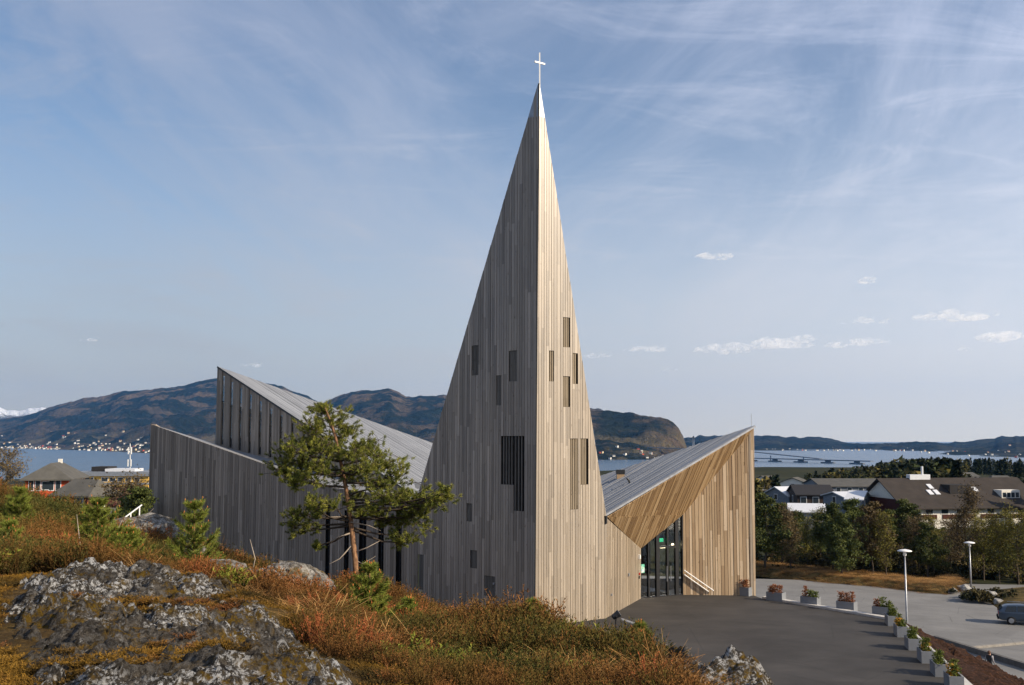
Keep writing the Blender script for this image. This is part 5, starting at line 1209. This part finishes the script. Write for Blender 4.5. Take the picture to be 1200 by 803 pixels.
# ================================================================== BUILDINGS
M_rbrown = plain('brown roof tiles', (.042, .034, .028), .8, .2, scale=.6); M_rgrey = plain('grey roof tiles', (.095, .09, .078), .8, .2, scale=.8); M_rdark = plain('near black roofing', (.028, .026, .026), .8, .2); M_rwhite = plain('white sheet roof', (.62, .63, .65), .5, .4, var=.1)
M_rred = plain('red brown tiles', (.17, .075, .055), .8, .2); M_wwhite = plain('white render', (.7, .67, .6), .8, .2, var=.08); M_wred = plain('red painted cladding', (.52, .085, .03), .7, .2); M_wyel = plain('yellow render', (.65, .4, .09), .8, .2); M_wgrey = plain('grey cladding', (.2, .22, .25), .7, .2)
M_wdkred = plain('dark red cladding', (.07, .022, .018), .8, .2); M_wbrown = plain('dark brown cladding', (.05, .035, .028), .8, .2); M_pane = NT('dark window pane').done((.03, .04, .05), .08, .6)
def house(c, L_, W_, hw, hr, rz, wall, roof_m, label, windows=4, eave=.4, chimney=False, hip=0.0, sides=(1, -1), extra_down=8.0, group='houses near the church', wz=None, win_h=1.2, win_w=1.0):
    t = empty('house', c, rz); tag(t, label, 'house', group); l, w = L_ / 2, W_ / 2
    b = MB(); b.add([(-l, -w, -extra_down), (l, -w, -extra_down), (l, w, -extra_down), (-l, w, -extra_down), (-l, -w, hw), (l, -w, hw), (l, w, hw), (-l, w, hw), (-l + hip * l, 0, hw + hr - .1), (l - hip * l, 0, hw + hr - .1)],
          [(0, 1, 5, 4), (2, 3, 7, 6), (1, 2, 6, 5), (3, 0, 4, 7), (5, 6, 9), (7, 4, 8), (4, 5, 9, 8), (6, 7, 8, 9)]); b.build('wall', wall, t)
    e = eave; k = hr / w; z0 = hw - e * k + .12; xr = l + e * (1 if hip == 0 else 1) - hip * l
    v = [(-l - e, -w - e, z0), (l + e, -w - e, z0), (l + e, w + e, z0), (-l - e, w + e, z0), (-xr, 0, hw + hr + .12), (xr, 0, hw + hr + .12)]; v += [(x_, y_, z_ - .16) for x_, y_, z_ in v]
    rf = MB().add(v, [(0, 1, 5, 4), (2, 3, 4, 5), (1, 2, 5), (3, 0, 4), (6, 10, 11, 7), (8, 11, 10, 9), (0, 6, 7, 1), (2, 8, 9, 3), (1, 7, 8, 2), (3, 9, 6, 0)] if hip else [(0, 1, 5, 4), (2, 3, 4, 5), (6, 10, 11, 7), (8, 11, 10, 9), (0, 6, 7, 1), (2, 8, 9, 3), (1, 7, 11, 5), (5, 11, 8, 2), (0, 4, 10, 6), (4, 3, 9, 10)]).build('roof', roof_m, t)
    if chimney: MB().box((-l * .3 - .3, -.3, hw + hr * .7), (-l * .3 + .3, .3, hw + hr + .9)).build('chimney', M_wwhite, rf)
    zz = wz if wz is not None else hw * .55
    for s_ in sides:
        for i in range(windows):
            xc = -l + L_ * (i + .5) / windows
            fr_ = MB().box((xc - win_w / 2 - .1, s_ * w - .06, zz - win_h / 2 - .1), (xc + win_w / 2 + .1, s_ * w + .04 , zz + win_h / 2 + .1)).build('window', M_white, t)
            MB().box((xc - win_w / 2, s_ * w - .05, zz - win_h / 2), (xc + win_w / 2, s_ * w + .065 * s_ if s_ > 0 else s_ * w + .03, zz + win_h / 2)).build('pane', M_pane, fr_) if s_ > 0 else MB().box((xc - win_w / 2, s_ * w - .09, zz - win_h / 2), (xc + win_w / 2, s_ * w - .02, zz + win_h / 2)).build('pane', M_pane, fr_)
    for s_ in (-1, 1):
        fr_ = MB().box((s_ * l - .05, -.6, zz - .6), (s_ * l + .05, .6, zz + .6)).build('window', M_white, t); MB().box((s_ * l - .07, -.5, zz - .5), (s_ * l + .07, .5, zz + .5)).build('pane', M_pane, fr_)
    return t, rf
# left: red house with grey hipped roof
c = P(52, 560, 140); c = Vector((c.x - .6, c.y + 5.0, P(52, 559.5, 140).z - 3.0))
red, rf = house(c, 10, 5.4, 3.0, 1.75, R(-80), M_wred, M_rgrey, 'red wooden house with grey hipped roof and white framed windows', 4, .6, hip=.5, win_h=1.1, win_w=.8, wz=1.9, extra_down=9)
for y_ in (-1.9, -1.05, .65, 1.5):
    fr_ = MB().box((4.98, y_ - .36, 1.2), (5.06, y_ + .36, 2.75)).build('window', M_white, red); MB().box((5.0, y_ - .28, 1.3), (5.08, y_ + .28, 2.65)).build('pane', M_pane, fr_)
MB().box((-2.2, -.25, 4.3), (-1.7, .25, 5.3)).build('chimney', M_wwhite, rf)
c = P(93, 575, 125); c = Vector((c.x, c.y + 2, P(93, 578.5, 125).z - 2.4)); house(c, 4.4, 5.5, 2.4, 1.5, R(-14), M_wdkred, M_rgrey, 'lower annexe with grey roof beside the red house', 2, .6, hip=.5, group='houses near the church')
# yellow school-like building with flat grey roofs
yb = empty('yellow_building', P(140, 560, 250)); c0 = yb.location; tag(yb, 'long yellow building with grey flat roofs and dark roof block', 'building')
u_ = 250 / F
def ybox(nm, x0, x1, y0, y1, d0, d1, mat): 
    return child(nm, MB().box((P(x0, 500, 250).x, 250 + d0, P(140, y1, 250).z), (P(x1, 500, 250).x, 250 + d1, P(140, y0, 250).z)).mesh(nm), mat, yb)
ybox('wall', 88, 176, 558, 580, 0, 12, M_wyel); ybox('upper_roof', 86, 178, 553.2, 558, -.6, 12.5, M_wgrey); ybox('roof_block', 103, 122, 547.5, 553, 3, 9, M_rdark); ybox('roof_block', 121, 156, 553 - 3.2, 553, 2, 8, M_rwhite)
ybox('lower_roof', 86, 178, 565.5, 567.5, -3.5, -.62, M_wgrey)
for x0, x1 in ((101, 112), (121, 129), (131, 138), (140, 147), (149, 156), (159, 166)):
    fr_ = ybox('window', x0, x1, 559.2, 564.5, -.05, .1, M_white); child('pane', MB().box((P(x0 + .6, 500, 250).x, 249.9, P(140, 564, 250).z), (P(x1 - .6, 500, 250).x, 250.0, P(140, 559.8, 250).z)).mesh('pane'), M_pane, yb)
c = P(134, 590, 150); c.z = P(134, 589, 150).z - 3; house(c, 9.5, 7, 3.0, 2.0, R(4), M_wwhite, M_rred, 'white house with red brown tiled roof below the yellow building', 3, .5, group='houses near the church')
c = P(126, 606, 75); c.z = P(126, 604, 75).z - 3; house(c, 5, 5, 2.2, 1.2, R(20), M_wwhite, M_rgrey, 'small grey roofed shed behind the young pine', 1, .4, group='houses near the church')
# mast
ms = empty('antenna_mast', P(152.5, 560, 300)); tag(ms, 'slim white telecom mast rising in front of the fjord', 'mast')
pm = P(152.5, 520, 300); pb = P(152.5, 570, 300); child('pole', MB().tube([pb, pm], .11, 6).mesh('pole'), M_white, ms)
for dx in (-.42, .42):
    for z_ in (-3.0, -6.5): child('antenna', MB().box((pm.x + dx - .1, pm.y - .2, pm.z + z_), (pm.x + dx + .1, pm.y + .2, pm.z + z_ + 2.0)).mesh('antenna'), M_white, ms); child('bracket', MB().bar((pm.x, pm.y, pm.z + z_ + 1.2), (pm.x + dx, pm.y, pm.z + z_ + 1.2), .1, .1).mesh('bracket'), M_zinc, ms)
# right: big brown-roofed hall
c = P(1112, 600, 182); big, rf = house(Vector((c.x, c.y, P(1112, 592, 176).z - 5.0)), 25, 15, 5.0, 4.2, R(10), M_wwhite, M_rbrown, 'large white walled hall with broad brown roof and skylights', 9, .8, win_h=.9, win_w=1.2, wz=4.2, hip=0)
for x_, t_ in ((-6.0, .45), (-4.8, .45), (-5.0, .66), (1.4, .55), (2.8, .55)):
    yy = -7.5 * (1 - t_); zz = 5.0 + 4.2 * t_ + .14; MB().box((x_ - .4, -.7, 0), (x_ + .4, .7, .12), Matrix.Translation((x_ * 0, yy, zz)) @ Matrix.Rotation(math.atan2(4.2, 7.5), 4, 'X')).build('skylight', M_rwhite, rf)
MB().box((-2.6, -4.6, 6.2), (1.2, -1.5, 8.3)).build('dormer', M_rdark, rf); dm = MB().box((6.2, -5.8, 5.7), (9.6, -3.0, 7.4)).build('dormer', M_wwhite, rf); 
for k in range(4): MB().box((6.4 + k * .8, -5.84, 6.2), (7.0 + k * .8, -5.78, 7.0)).build('dormer_window', M_pane, rf)
MB().box((-7.4, -.5, 9.0), (-3.6, .7, 9.9)).build('roof_vent', M_rwhite, rf); MB().tube([(-4.8, 0, 9.9), (-4.8, 0, 11.3)], .2, 8).build('vent_pipe', M_rwhite, rf)
MB().box((-12.62, -7.5, -8), (-12.52, 7.5, 6.0)).build('gable_cladding', M_wdkred, big); 
for x0, x1 in ((-11, -7), (-6, 0), (1, 5), (6, 11)): MB().box((x0, -7.6, 2.9), (x1, -7.52, 3.6)).build('red_band', M_wdkred, big)
def bld(px, ytop, yb_, depth, wpx, W_, hr_px, rz, wall, roof_m, label, win=2, hip=0, **kw):
    w_ = wpx * depth / F; hr = hr_px * depth / F; hw = (yb_ - ytop - hr_px) * depth / F; p = P(px, yb_, depth); return house(p, w_, W_, max(.6, hw), hr, R(rz), wall, roof_m, label, win, .4, hip=hip, **kw)
bld(950, 569, 592, 205, 40, 14, 9, -8, M_wbrown, M_rdark, 'dark brown barn with broad gable behind the pines', 3)
bld(1003, 561.5, 578, 265, 100, 18, 7, -2, M_wgrey, M_rgrey, 'long low warehouse with grey brown roof', 8)
bld(945, 591, 606, 160, 36, 8, 7, -14, M_wgrey, M_rwhite, 'shed with white sheet roof between pines and barn', 2)
bld(918, 571, 585, 215, 20, 9, 9, 20, M_wgrey, M_rwhite, 'shed with steep white roof beside the dark barn', 1)
bld(988, 577, 590, 190, 22, 8, 5, 12, M_wgrey, M_rwhite, 'white roofed flat shop between barn and hall', 2)
bld(1006, 576, 592, 182, 16, 7, 8, -30, M_wgrey, M_rwhite, 'small shed with white roof next to the hall gable', 1)
bld(893, 570, 580, 240, 20, 8, 4, 5, M_wbrown, M_rdark, 'low dark house past the porch wing', 2)
gh = 'houses among the trees towards the fjord'
for a in ((932, 560, 572, 330, 22, 9, 6, 60, M_wwhite, M_rgrey, 'white gabled house with grey roof above the barn'), (898, 558, 570, 380, 14, 8, 5, 30, M_wwhite, M_rgrey, 'white house at the edge of the wood past the wing'), (1006, 547, 560, 620, 13, 9, 5, 70, M_wwhite, M_rred, 'pale gabled house with orange red roof near the fjord'), (985, 548, 556, 760, 62, 11, 3, 0, M_wdkred, M_rbrown, 'long dark red block near the fjord'), (928, 552, 560, 600, 22, 10, 3, 5, M_wbrown, M_rdark, 'dark brown block among trees near the fjord'),
          (1131, 554, 562, 420, 18, 9, 4, 10, M_wwhite, M_rgrey, 'white house with grey roof in the wood above the hall'), (1172, 558, 573, 300, 24, 10, 6, -8, M_wwhite, M_rgrey, 'pale house with hipped grey roof beyond the hall'), (1185, 568, 582, 260, 26, 9, 6, 12, M_wwhite, M_rdark, 'white house with dark roof near the end of the hall'), (1197, 575, 600, 215, 20, 9, 9, 65, M_wgrey, M_rbrown, 'grey house with brown gable beside the hall car park'), (1168, 571, 577, 320, 10, 6, 2, 0, M_wwhite, M_rwhite, 'white garage below the pale hipped house'),
          (1094, 553, 559, 520, 9, 7, 3, 20, M_wwhite, M_rgrey, 'little white house in the dark wood'), (1187, 577, 592, 230, 12, 7, 4, 20, M_wwhite, M_rwhite, 'small white shed beside the dark roofed house')):
    bld(*a[:10], a[10], hip=.4 if 'hipped' in a[10] else 0, group=gh)

# ================================================================== FOREST, BRIDGE, FAR SHORES
def small_tree(seed, kind):
    g = np.random.default_rng(seed); n = 170; H = 9.0
    t = g.uniform(.12, 1, n); a = g.uniform(0, 6.28, n)
    r_ = (2.1 * (1 - t) ** .7 + .15) if kind == 0 else 2.9 * np.sqrt(np.clip(1 - (1.7 * t - .95) ** 2, .03, 1)); r_ = r_ * g.uniform(.5, 1, n)
    c = np.stack([np.cos(a) * r_, np.sin(a) * r_, t * H], -1); V, T = leaves(c, 1.15, g); sh = np.repeat(g.uniform(0, 1, n), 3)
    V = np.concatenate([V, [[-.15, 0, -1], [.15, 0, -1], [0, 0, 7]]]); T = np.concatenate([T, [[3 * n, 3 * n + 1, 3 * n + 2]]]); sh = np.append(sh, [0, 0, 0])
    me = tri_mesh('far_tree', V, T); q = me.attributes.new('shade', 'FLOAT', 'POINT'); q.data.foreach_set('value', sh.astype(np.float32)); return me
M_far = veg_mat('far forest', [(0, (.012, .02, .008)), (.4, (.024, .034, .012)), (.62, (.045, .05, .016)), (.8, (.10, .09, .022)), (1, (.15, .12, .035))])
ft = [small_tree(i, 0) for i in range(4)] + [small_tree(10 + i, 1) for i in range(4)]
n = 9000; r_ = np.sqrt(RNG.uniform(150 ** 2, 1750 ** 2, n)); r_ = np.where(RNG.uniform(0, 1, n) < .35, RNG.uniform(150, 700, n), r_); th_ = RNG.uniform(-.62, .62, n); X, Y = r_ * np.sin(th_), r_ * np.cos(th_)
Zt = land(X, Y); dens = fbm(X / 90, Y / 90, 4); pxs = CX + F * X / (Y * 1.0)
k = (dens > -.12) & (Zt > -51.5)
bl = [(P(px_, 560, d_), w_) for px_, d_, w_ in ((1112, 182, 17), (950, 205, 12), (1003, 265, 16), (945, 160, 8), (918, 215, 8), (988, 190, 8), (1006, 182, 6), (932, 330, 7), (1006, 620, 8), (985, 760, 22), (928, 600, 9), (1131, 420, 8), (1172, 300, 8), (1185, 260, 9), (1197, 215, 8), (140, 250, 16), (134, 150, 10))]
for p_, w_ in bl:
    k &= np.hypot(X - p_.x, Y - p_.y) > w_
    al = p_.x / p_.y; k &= ~((np.abs(X / Y - al) < w_ / p_.y * .8) & (Y < p_.y) & (Y > p_.y * .55))       # no wood standing straight before a house front
# keep the view down to the water open: nothing tall on the near left slope
k &= ~((X < -20) & (Y < 420) & (RNG.uniform(0, 1, n) < .92)); k &= ~((X < 0) & (Y > 420)) | (Zt < -25)
X, Y, Zt = X[k], Y[k], Zt[k]; n = len(X)
pxs = CX + F * X / Y; lim = np.interp(pxs, [-50, 170, 600, 700, 880, 905, 960, 1000, 1045, 1075, 1110, 1150, 1200, 1300], [566, 572, 575, 572, 563, 557, 552, 549, 541, 539, 536, 536, 541, 541]) + RNG.uniform(-2, 6, n)
smax = (EYE - (lim - HZ) / F * Y - Zt) / 9.0; k = smax > .13; X, Y, Zt, smax = X[k], Y[k], Zt[k], smax[k]; n = len(X); kd = (fbm(X / 60 + 9, Y / 60, 3) + RNG.normal(0, .25, n)) > .05
pick = np.where(kd, RNG.integers(4, 8, n), RNG.integers(0, 4, n)); tint = np.where(kd, RNG.uniform(.35, 1, n), RNG.uniform(0, .5, n))
scatter('distant_forest', np.stack([X, Y, Zt], -1), RNG.uniform(0, 6.28, n), np.minimum(RNG.uniform(.6, 1.25, n) * np.where((X < 0), .7, 1), smax), pick, tint, ft, M_far, 'mixed dark and budding forest spreading down to the fjord', 'forest')

# floating bridge
br = empty('floating_bridge', P(930, 541, 2450)); tag(br, 'long floating bridge on pontoons crossing the fjord', 'bridge'); M_br = plain('bridge steel', (.12, .14, .17), .7, .3); SEA = -52.0
def bp(px, d_, z): 
    q = P(px, 540, d_); return Vector((q.x, d_, z))
b0, b1 = bp(770, 2950, SEA + 7), bp(1022, 2280, SEA + 7); child('deck', MB().bar(b0, b1, 12, 2.2).mesh('deck'), M_br, br)
h0, h1, h2 = bp(760, 3000, SEA + 30), bp(884, 2640, SEA + 22), bp(962, 2430, SEA + 9); child('ramp', MB().bar(h0, h1, 10, 2.0).bar(h1, h2, 10, 2.0).mesh('ramp'), M_br, br)
for i in range(9):
    q = b0.lerp(b1, (i + .5) / 9); o = MB().box((-16, -7, -2), (16, 7, 2.6), Matrix.Translation((q.x, q.y, SEA)) @ Matrix.Rotation(math.atan2(b1.y - b0.y, b1.x - b0.x), 4, 'Z')).mesh('pontoon'); child('pontoon', o, M_conc if False else M_br, br)
    child('pier', MB().box((-6, -3, 2), (6, 3, 6.2), Matrix.Translation((q.x, q.y, SEA))).mesh('pier'), M_br, br)
for i in range(6):
    q = h0.lerp(h2, (i + .5) / 6); child('pier', MB().bar(q, (q.x, q.y, SEA), 2, 2).mesh('pier'), M_br, br)
py_ = bp(813, 2860, SEA); child('pylon', MB().bar(py_ + Vector((-5, 0, 0)), py_ + Vector((0, 0, 62)), 3, 3).bar(py_ + Vector((5, 0, 0)), py_ + Vector((0, 0, 62)), 3, 3).mesh('pylon'), M_br, br)

def mat_mount(name, forest, rock, field, snow=0):
    m = NT(name); w = m.world(); big = m.noise(w, .0022, 8, .62); fine = m.noise(w, .02, 7, .65)
    col = m.ramp(fine, [(.3, tuple(q * .55 for q in forest)), (.5, forest), (.72, tuple(q * 1.7 for q in forest))])
    sp = m.new('ShaderNodeSeparateXYZ'); m.link(w, sp.inputs[0])
    hi = m.rng(m.math('ADD', sp.outputs[2], m.math('MULTIPLY', m.math('SUBTRACT', big, .5), 420.0)), 120, 330)
    g = m.new('ShaderNodeNewGeometry'); sg_ = m.new('ShaderNodeSeparateXYZ'); m.link(g.outputs['Normal'], sg_.inputs[0])
    steep = m.rng(sg_.outputs[2], .9, .72)
    rk = m.math('MULTIPLY', m.math('ADD', m.math('MULTIPLY', hi, .5), m.math('ADD', m.math('MULTIPLY', steep, .25), .5)), m.rng(m.noise(w, .0045, 7, .62), .46, .56))
    col = m.mix(rk, col, m.mix(m.rng(fine, .4, .6), rock, tuple(q * .6 for q in rock)))
    lowz = m.rng(sp.outputs[2], 60, -25); fd = m.math('MULTIPLY', lowz, m.rng(m.noise(w, .006, 5, .6), .5, .6)); col = m.mix(m.math('MULTIPLY', fd, .8), col, field)
    if snow:
        col = m.mix(m.rng(m.math('ADD', sp.outputs[2], m.math('MULTIPLY', m.math('SUBTRACT', m.noise(w, .004, 8, .65), .5), 400.0)), 165, 230), col, (.85, .87, .9))
    m.bump(m.math('ADD', m.noise(w, .011, 8, .68), m.math('MULTIPLY', m.noise(w, .05, 5, .7), .35)), 1.0, 85.0)
    return m.done(col, .95, .1)
def mountain(name, sky_px, shore, ridge, mat, back=1.25, steps=70, seed=0, rough=1.0, base=-54.0, power=1.25, nu=None):
    xs = np.array([p_[0] for p_ in sky_px], float); ys = np.array([p_[1] for p_ in sky_px], float); nu = nu or int((xs[-1] - xs[0]) / 1.6)
    px_ = np.linspace(xs[0], xs[-1], nu); py_ = np.interp(px_, xs, ys) + fbm(px_ / 9 + seed * 7, px_ * 0 + seed, 4) * 2.2
    sh = np.interp(px_, [p_[0] for p_ in shore], [p_[1] for p_ in shore]); rg = np.interp(px_, [p_[0] for p_ in ridge], [p_[1] for p_ in ridge])
    v = np.concatenate([np.linspace(0, 1, steps), 1 + np.linspace(.06, 1, 14)])
    D = sh[:, None] + (rg - sh)[:, None] * v[None]; a = ((px_ - CX) / F)[:, None]
    X = a * D * 1.004; Y = D; zr = EYE + (HZ - py_) / F * rg; zr = zr[:, None]
    t = np.clip(v, 0, 1)[None]; prof = t ** power
    rg_n = 1 - np.abs(fbm(X / 900 + seed, Y / 900 + seed * 2, 5, .55)) * 2.6
    Z = base + (zr - base) * prof * (1 + (rg_n - .5) * .95 * (1 - t) * rough * np.minimum(1, t * 4)) + fbm(X / 260 + seed, Y / 260, 5, .55) * 80 * rough * np.minimum(1, t * 3) * (1 - t ** 5)
    # nothing in front may top the ridge line as seen from the shore side
    lim = EYE + (zr - EYE) * (D / rg[:, None]) - 2; Z = np.where(t < 1, np.minimum(Z, np.maximum(lim, base + 3)), Z)
    b_ = np.clip(v - 1, 0, 1)[None]; Z = np.where(b_ > 0, zr - (zr - base) * b_ ** 1.0, Z); Z[:, 0] = base
    o = obj(name, grid_mesh(name, X, Y, Z), mat); tag(o, kind='structure'); return X, Y, Z
M_mA = mat_mount('forested mountain', (.014, .018, .009), (.22, .15, .085), (.17, .135, .07)); M_mB = mat_mount('far blue hills', (.011, .016, .012), (.05, .042, .035), (.06, .056, .035)); M_mC = mat_mount('snow mountain', (.05, .05, .05), (.12, .11, .1), (.05, .05, .04), 1)
mountain('snow_mountain', [(-250, 486), (-60, 480), (-20, 478), (0, 477), (12, 481), (25, 482), (38, 478), (52, 478.5), (64, 480), (75, 485), (110, 490), (200, 498)], [(-250, 8900), (200, 8900)], [(-250, 10400), (200, 10400)], M_mC, seed=5)
XA = mountain('mountain', [(-420, 500), (-200, 496), (-50, 492), (0, 491), (20, 489), (45, 484), (75, 474), (100, 466), (125, 464), (150, 458), (162, 459), (172, 457), (185, 456), (215, 452), (240, 447), (262, 441), (290, 446), (330, 453), (344, 458), (360, 463), (375, 471), (395, 480), (430, 492), (470, 505)],
     [(-420, 6500), (0, 5650), (175, 3800), (470, 3500)], [(-420, 8800), (0, 8200), (200, 7200), (470, 7000)], M_mA, seed=1, power=1.5)
XB = mountain('mountain', [(345, 496), (387, 468), (405, 461), (425, 457.5), (440, 457), (455, 456.5), (468, 459), (476, 466), (490, 464.5), (505, 465), (520, 462), (560, 462), (620, 470), (700, 479), (760, 500), (800, 520)], [(345, 3700), (800, 3600)], [(345, 6600), (800, 6000)], M_mA, seed=2, power=1.4)
XC = mountain('mountain', [(600, 480), (660, 478), (694, 481), (712, 482), (740, 484), (755, 486.5), (766, 488.5), (778, 491), (787, 494.5), (794, 501), (799, 511), (802, 521), (806, 528), (815, 532)], [(600, 2750), (760, 2760), (815, 2950)], [(600, 3900), (815, 3500)], M_mA, seed=3, power=1.0)
XD = mountain('hills', [(770, 520), (790, 517), (805, 513), (820, 510.5), (850, 512), (885, 510), (897, 510.5), (910, 511), (925, 512.5), (940, 512), (965, 513.5), (975, 516), (990, 518), (1005, 518.5), (1027, 520), (1050, 518.5), (1065, 517), (1085, 517), (1100, 519), (1110, 519), (1130, 516.5), (1150, 513.5), (1165, 512), (1185, 511.5), (1200, 512), (1260, 508), (1350, 504), (1500, 500), (1700, 500)],
     [(770, 4700), (1000, 4400), (1060, 4300), (1110, 3300), (1200, 2900), (1700, 2600)], [(770, 6600), (1700, 6200)], M_mB, seed=4, power=1.2, rough=.5)
# houses across the fjord: small gabled boxes, all countable, so each its own object
hm = {}
for nm, wm, rm in (('white', M_wwhite, M_rgrey), ('red', M_wred, M_rdark), ('cream', plain('cream cladding', (.6, .5, .32), .8), M_rred)):
    me = MB().add([(-7, -5, -4), (7, -5, -4), (7, 5, -4), (-7, 5, -4), (-7, -5, 6), (7, -5, 6), (7, 5, 6), (-7, 5, 6), (-7, 0, 10), (7, 0, 10)], [(0, 1, 5, 4), (1, 2, 6, 9, 5), (2, 3, 7, 6), (3, 0, 4, 8, 7)]).mesh('far_house'); me.materials.append(wm)
    rme = MB().add([(-7.6, -6, 5.3), (7.6, -6, 5.3), (7.6, 0, 10.3), (-7.6, 0, 10.3), (7.6, 6, 5.3), (-7.6, 6, 5.3)], [(0, 1, 2, 3), (2, 4, 5, 3)]).mesh('far_roof'); rme.materials.append(rm); hm[nm] = (me, rme)
def far_houses(XYZ, npick, prow, side, group, zmax, pxr):
    X, Y, Z = XYZ; cnt = 0; g = np.random.default_rng(npick + side); px_ = CX + F * X[:, 0] / Y[:, 0]
    ok = np.where((px_ > pxr[0]) & (px_ < pxr[1]))[0]
    while cnt < npick:
        i = g.choice(ok); j = 1 + int(abs(g.normal(0, 1)) * prow)
        if j >= Z.shape[1] - 20 or Z[i, j] > zmax: continue
        k = g.choice(['white', 'white', 'white', 'white', 'white', 'red', 'cream']); o = obj('far_house', hm[k][0], None); o.location = (X[i, j] + g.normal(0, 6), Y[i, j], max(Z[i, j], -50)); o.rotation_euler = (0, 0, g.uniform(-.9, .9)); s_ = g.uniform(.5, 1.0) * (.6 if side in (3, 4) else .85); o.scale = (s_, s_, s_)
        r_ = obj('roof', hm[k][1], None, o); cnt += 1
        tag(o, {'white': 'tiny white house', 'red': 'tiny red house', 'cream': 'tiny cream house'}[k] + ' on the ' + group[0], 'house', k + ' houses on the ' + group[0])
far_houses(XA, 150, 10, 1, ('wooded shore across the fjord',), 130, (-5, 178)); far_houses(XB, 26, 4, 2, ('slope beyond the hall roof',), 70, (486, 512)); far_houses(XC, 26, 5, 3, ('foot of the cliff mountain',), 40, (694, 800)); far_houses(XD, 60, 9, 4, ('low hills beyond the bridge',), 40, (890, 1200))

# ================================================================== CLOUDS AND AIR
M_cl = bpy.data.materials.new('cloud vapour'); M_cl.use_nodes = True; cn = M_cl.node_tree; cn.nodes.clear(); co = cn.nodes.new('ShaderNodeOutputMaterial'); cv = cn.nodes.new('ShaderNodeVolumePrincipled'); cn.links.new(cv.outputs[0], co.inputs['Volume'])
cv.inputs['Color'].default_value = (.98, .98, .98, 1); cg = cn.nodes.new('ShaderNodeNewGeometry'); cz = cn.nodes.new('ShaderNodeTexNoise'); cz.inputs['Scale'].default_value = .0075; cz.inputs['Detail'].default_value = 4; cz.inputs['Roughness'].default_value = .6; cn.links.new(cg.outputs['Position'], cz.inputs['Vector'])
cm_ = cn.nodes.new('ShaderNodeMapRange'); cm_.inputs[1].default_value = .44; cm_.inputs[2].default_value = .72; cm_.inputs[3].default_value = 0; cm_.inputs[4].default_value = .0095; cn.links.new(cz.outputs['Fac'], cm_.inputs[0]); cn.links.new(cm_.outputs[0], cv.inputs['Density']); cv.inputs['Anisotropy'].default_value = .3
def cloud(px, py, wpx, hpx, seed, label):
    D = 21000.0; c = P(px, py, D); g = random.Random(seed); bm = bmesh.new(); n_ = max(5, int(wpx / 4)); k = D / F
    for i in range(n_):
        t = g.uniform(-1, 1); r_ = hpx * k * g.uniform(.28, .6) * (1 - .6 * t * t); M_ = Matrix.Translation((t * wpx * .5 * k, g.uniform(-1, 1) * wpx * .3 * k, g.uniform(-.2, .35) * hpx * k * (1 - abs(t)))) @ Matrix.Diagonal((r_ * g.uniform(1.3, 2.6), r_ * 1.6, r_ * .6, 1))
        bmesh.ops.create_icosphere(bm, subdivisions=3, radius=1, matrix=M_)
    for v_ in bm.verts: 
        q = v_.co / (hpx * k); d_ = mnoise.fractal(q * 1.6 + Vector((seed, 0, 0)), 1, 2, 5) * .30 * hpx * k; v_.co += Vector((d_ * 1.2, d_, d_ * .8 if v_.co.z > 0 else d_ * .3))
    me = bpy.data.meshes.new('cloud'); bm.to_mesh(me); bm.free(); o = obj('cloud', me, M_cl); o.location = c; o['kind'] = 'structure'; return o
for i, (a, b, c_, d_) in enumerate([(853, 409, 62, 11), (918, 404, 70, 12), (945, 396, 40, 7), (1003, 402, 60, 8), (757, 410, 38, 8), (1120, 371, 84, 10), (1168, 395, 50, 13), (838, 302, 26, 9), (1018, 329, 16, 6), (697, 417, 34, 6), (788, 434, 22, 4), (1015, 376, 70, 4), (106, 399, 20, 4), (300, 428, 30, 4), (1130, 410, 10, 5)]): cloud(a, b, c_ * 1.1, d_ * 1.45, i * 3 + 1, '')
hzm = bpy.data.materials.new('fjord air'); hzm.use_nodes = True; hn = hzm.node_tree; hn.nodes.clear(); ho = hn.nodes.new('ShaderNodeOutputMaterial'); hv = hn.nodes.new('ShaderNodeVolumePrincipled'); hn.links.new(hv.outputs[0], ho.inputs['Volume'])
hv.inputs['Color'].default_value = (.12, .44, 1.0, 1); hv.inputs['Density'].default_value = .000025; hv.inputs['Anisotropy'].default_value = .0
hb_ = MB().box((-12000, -3200, -62), (12000, 12500, 640)).build('haze', hzm); tag(hb_, kind='stuff')
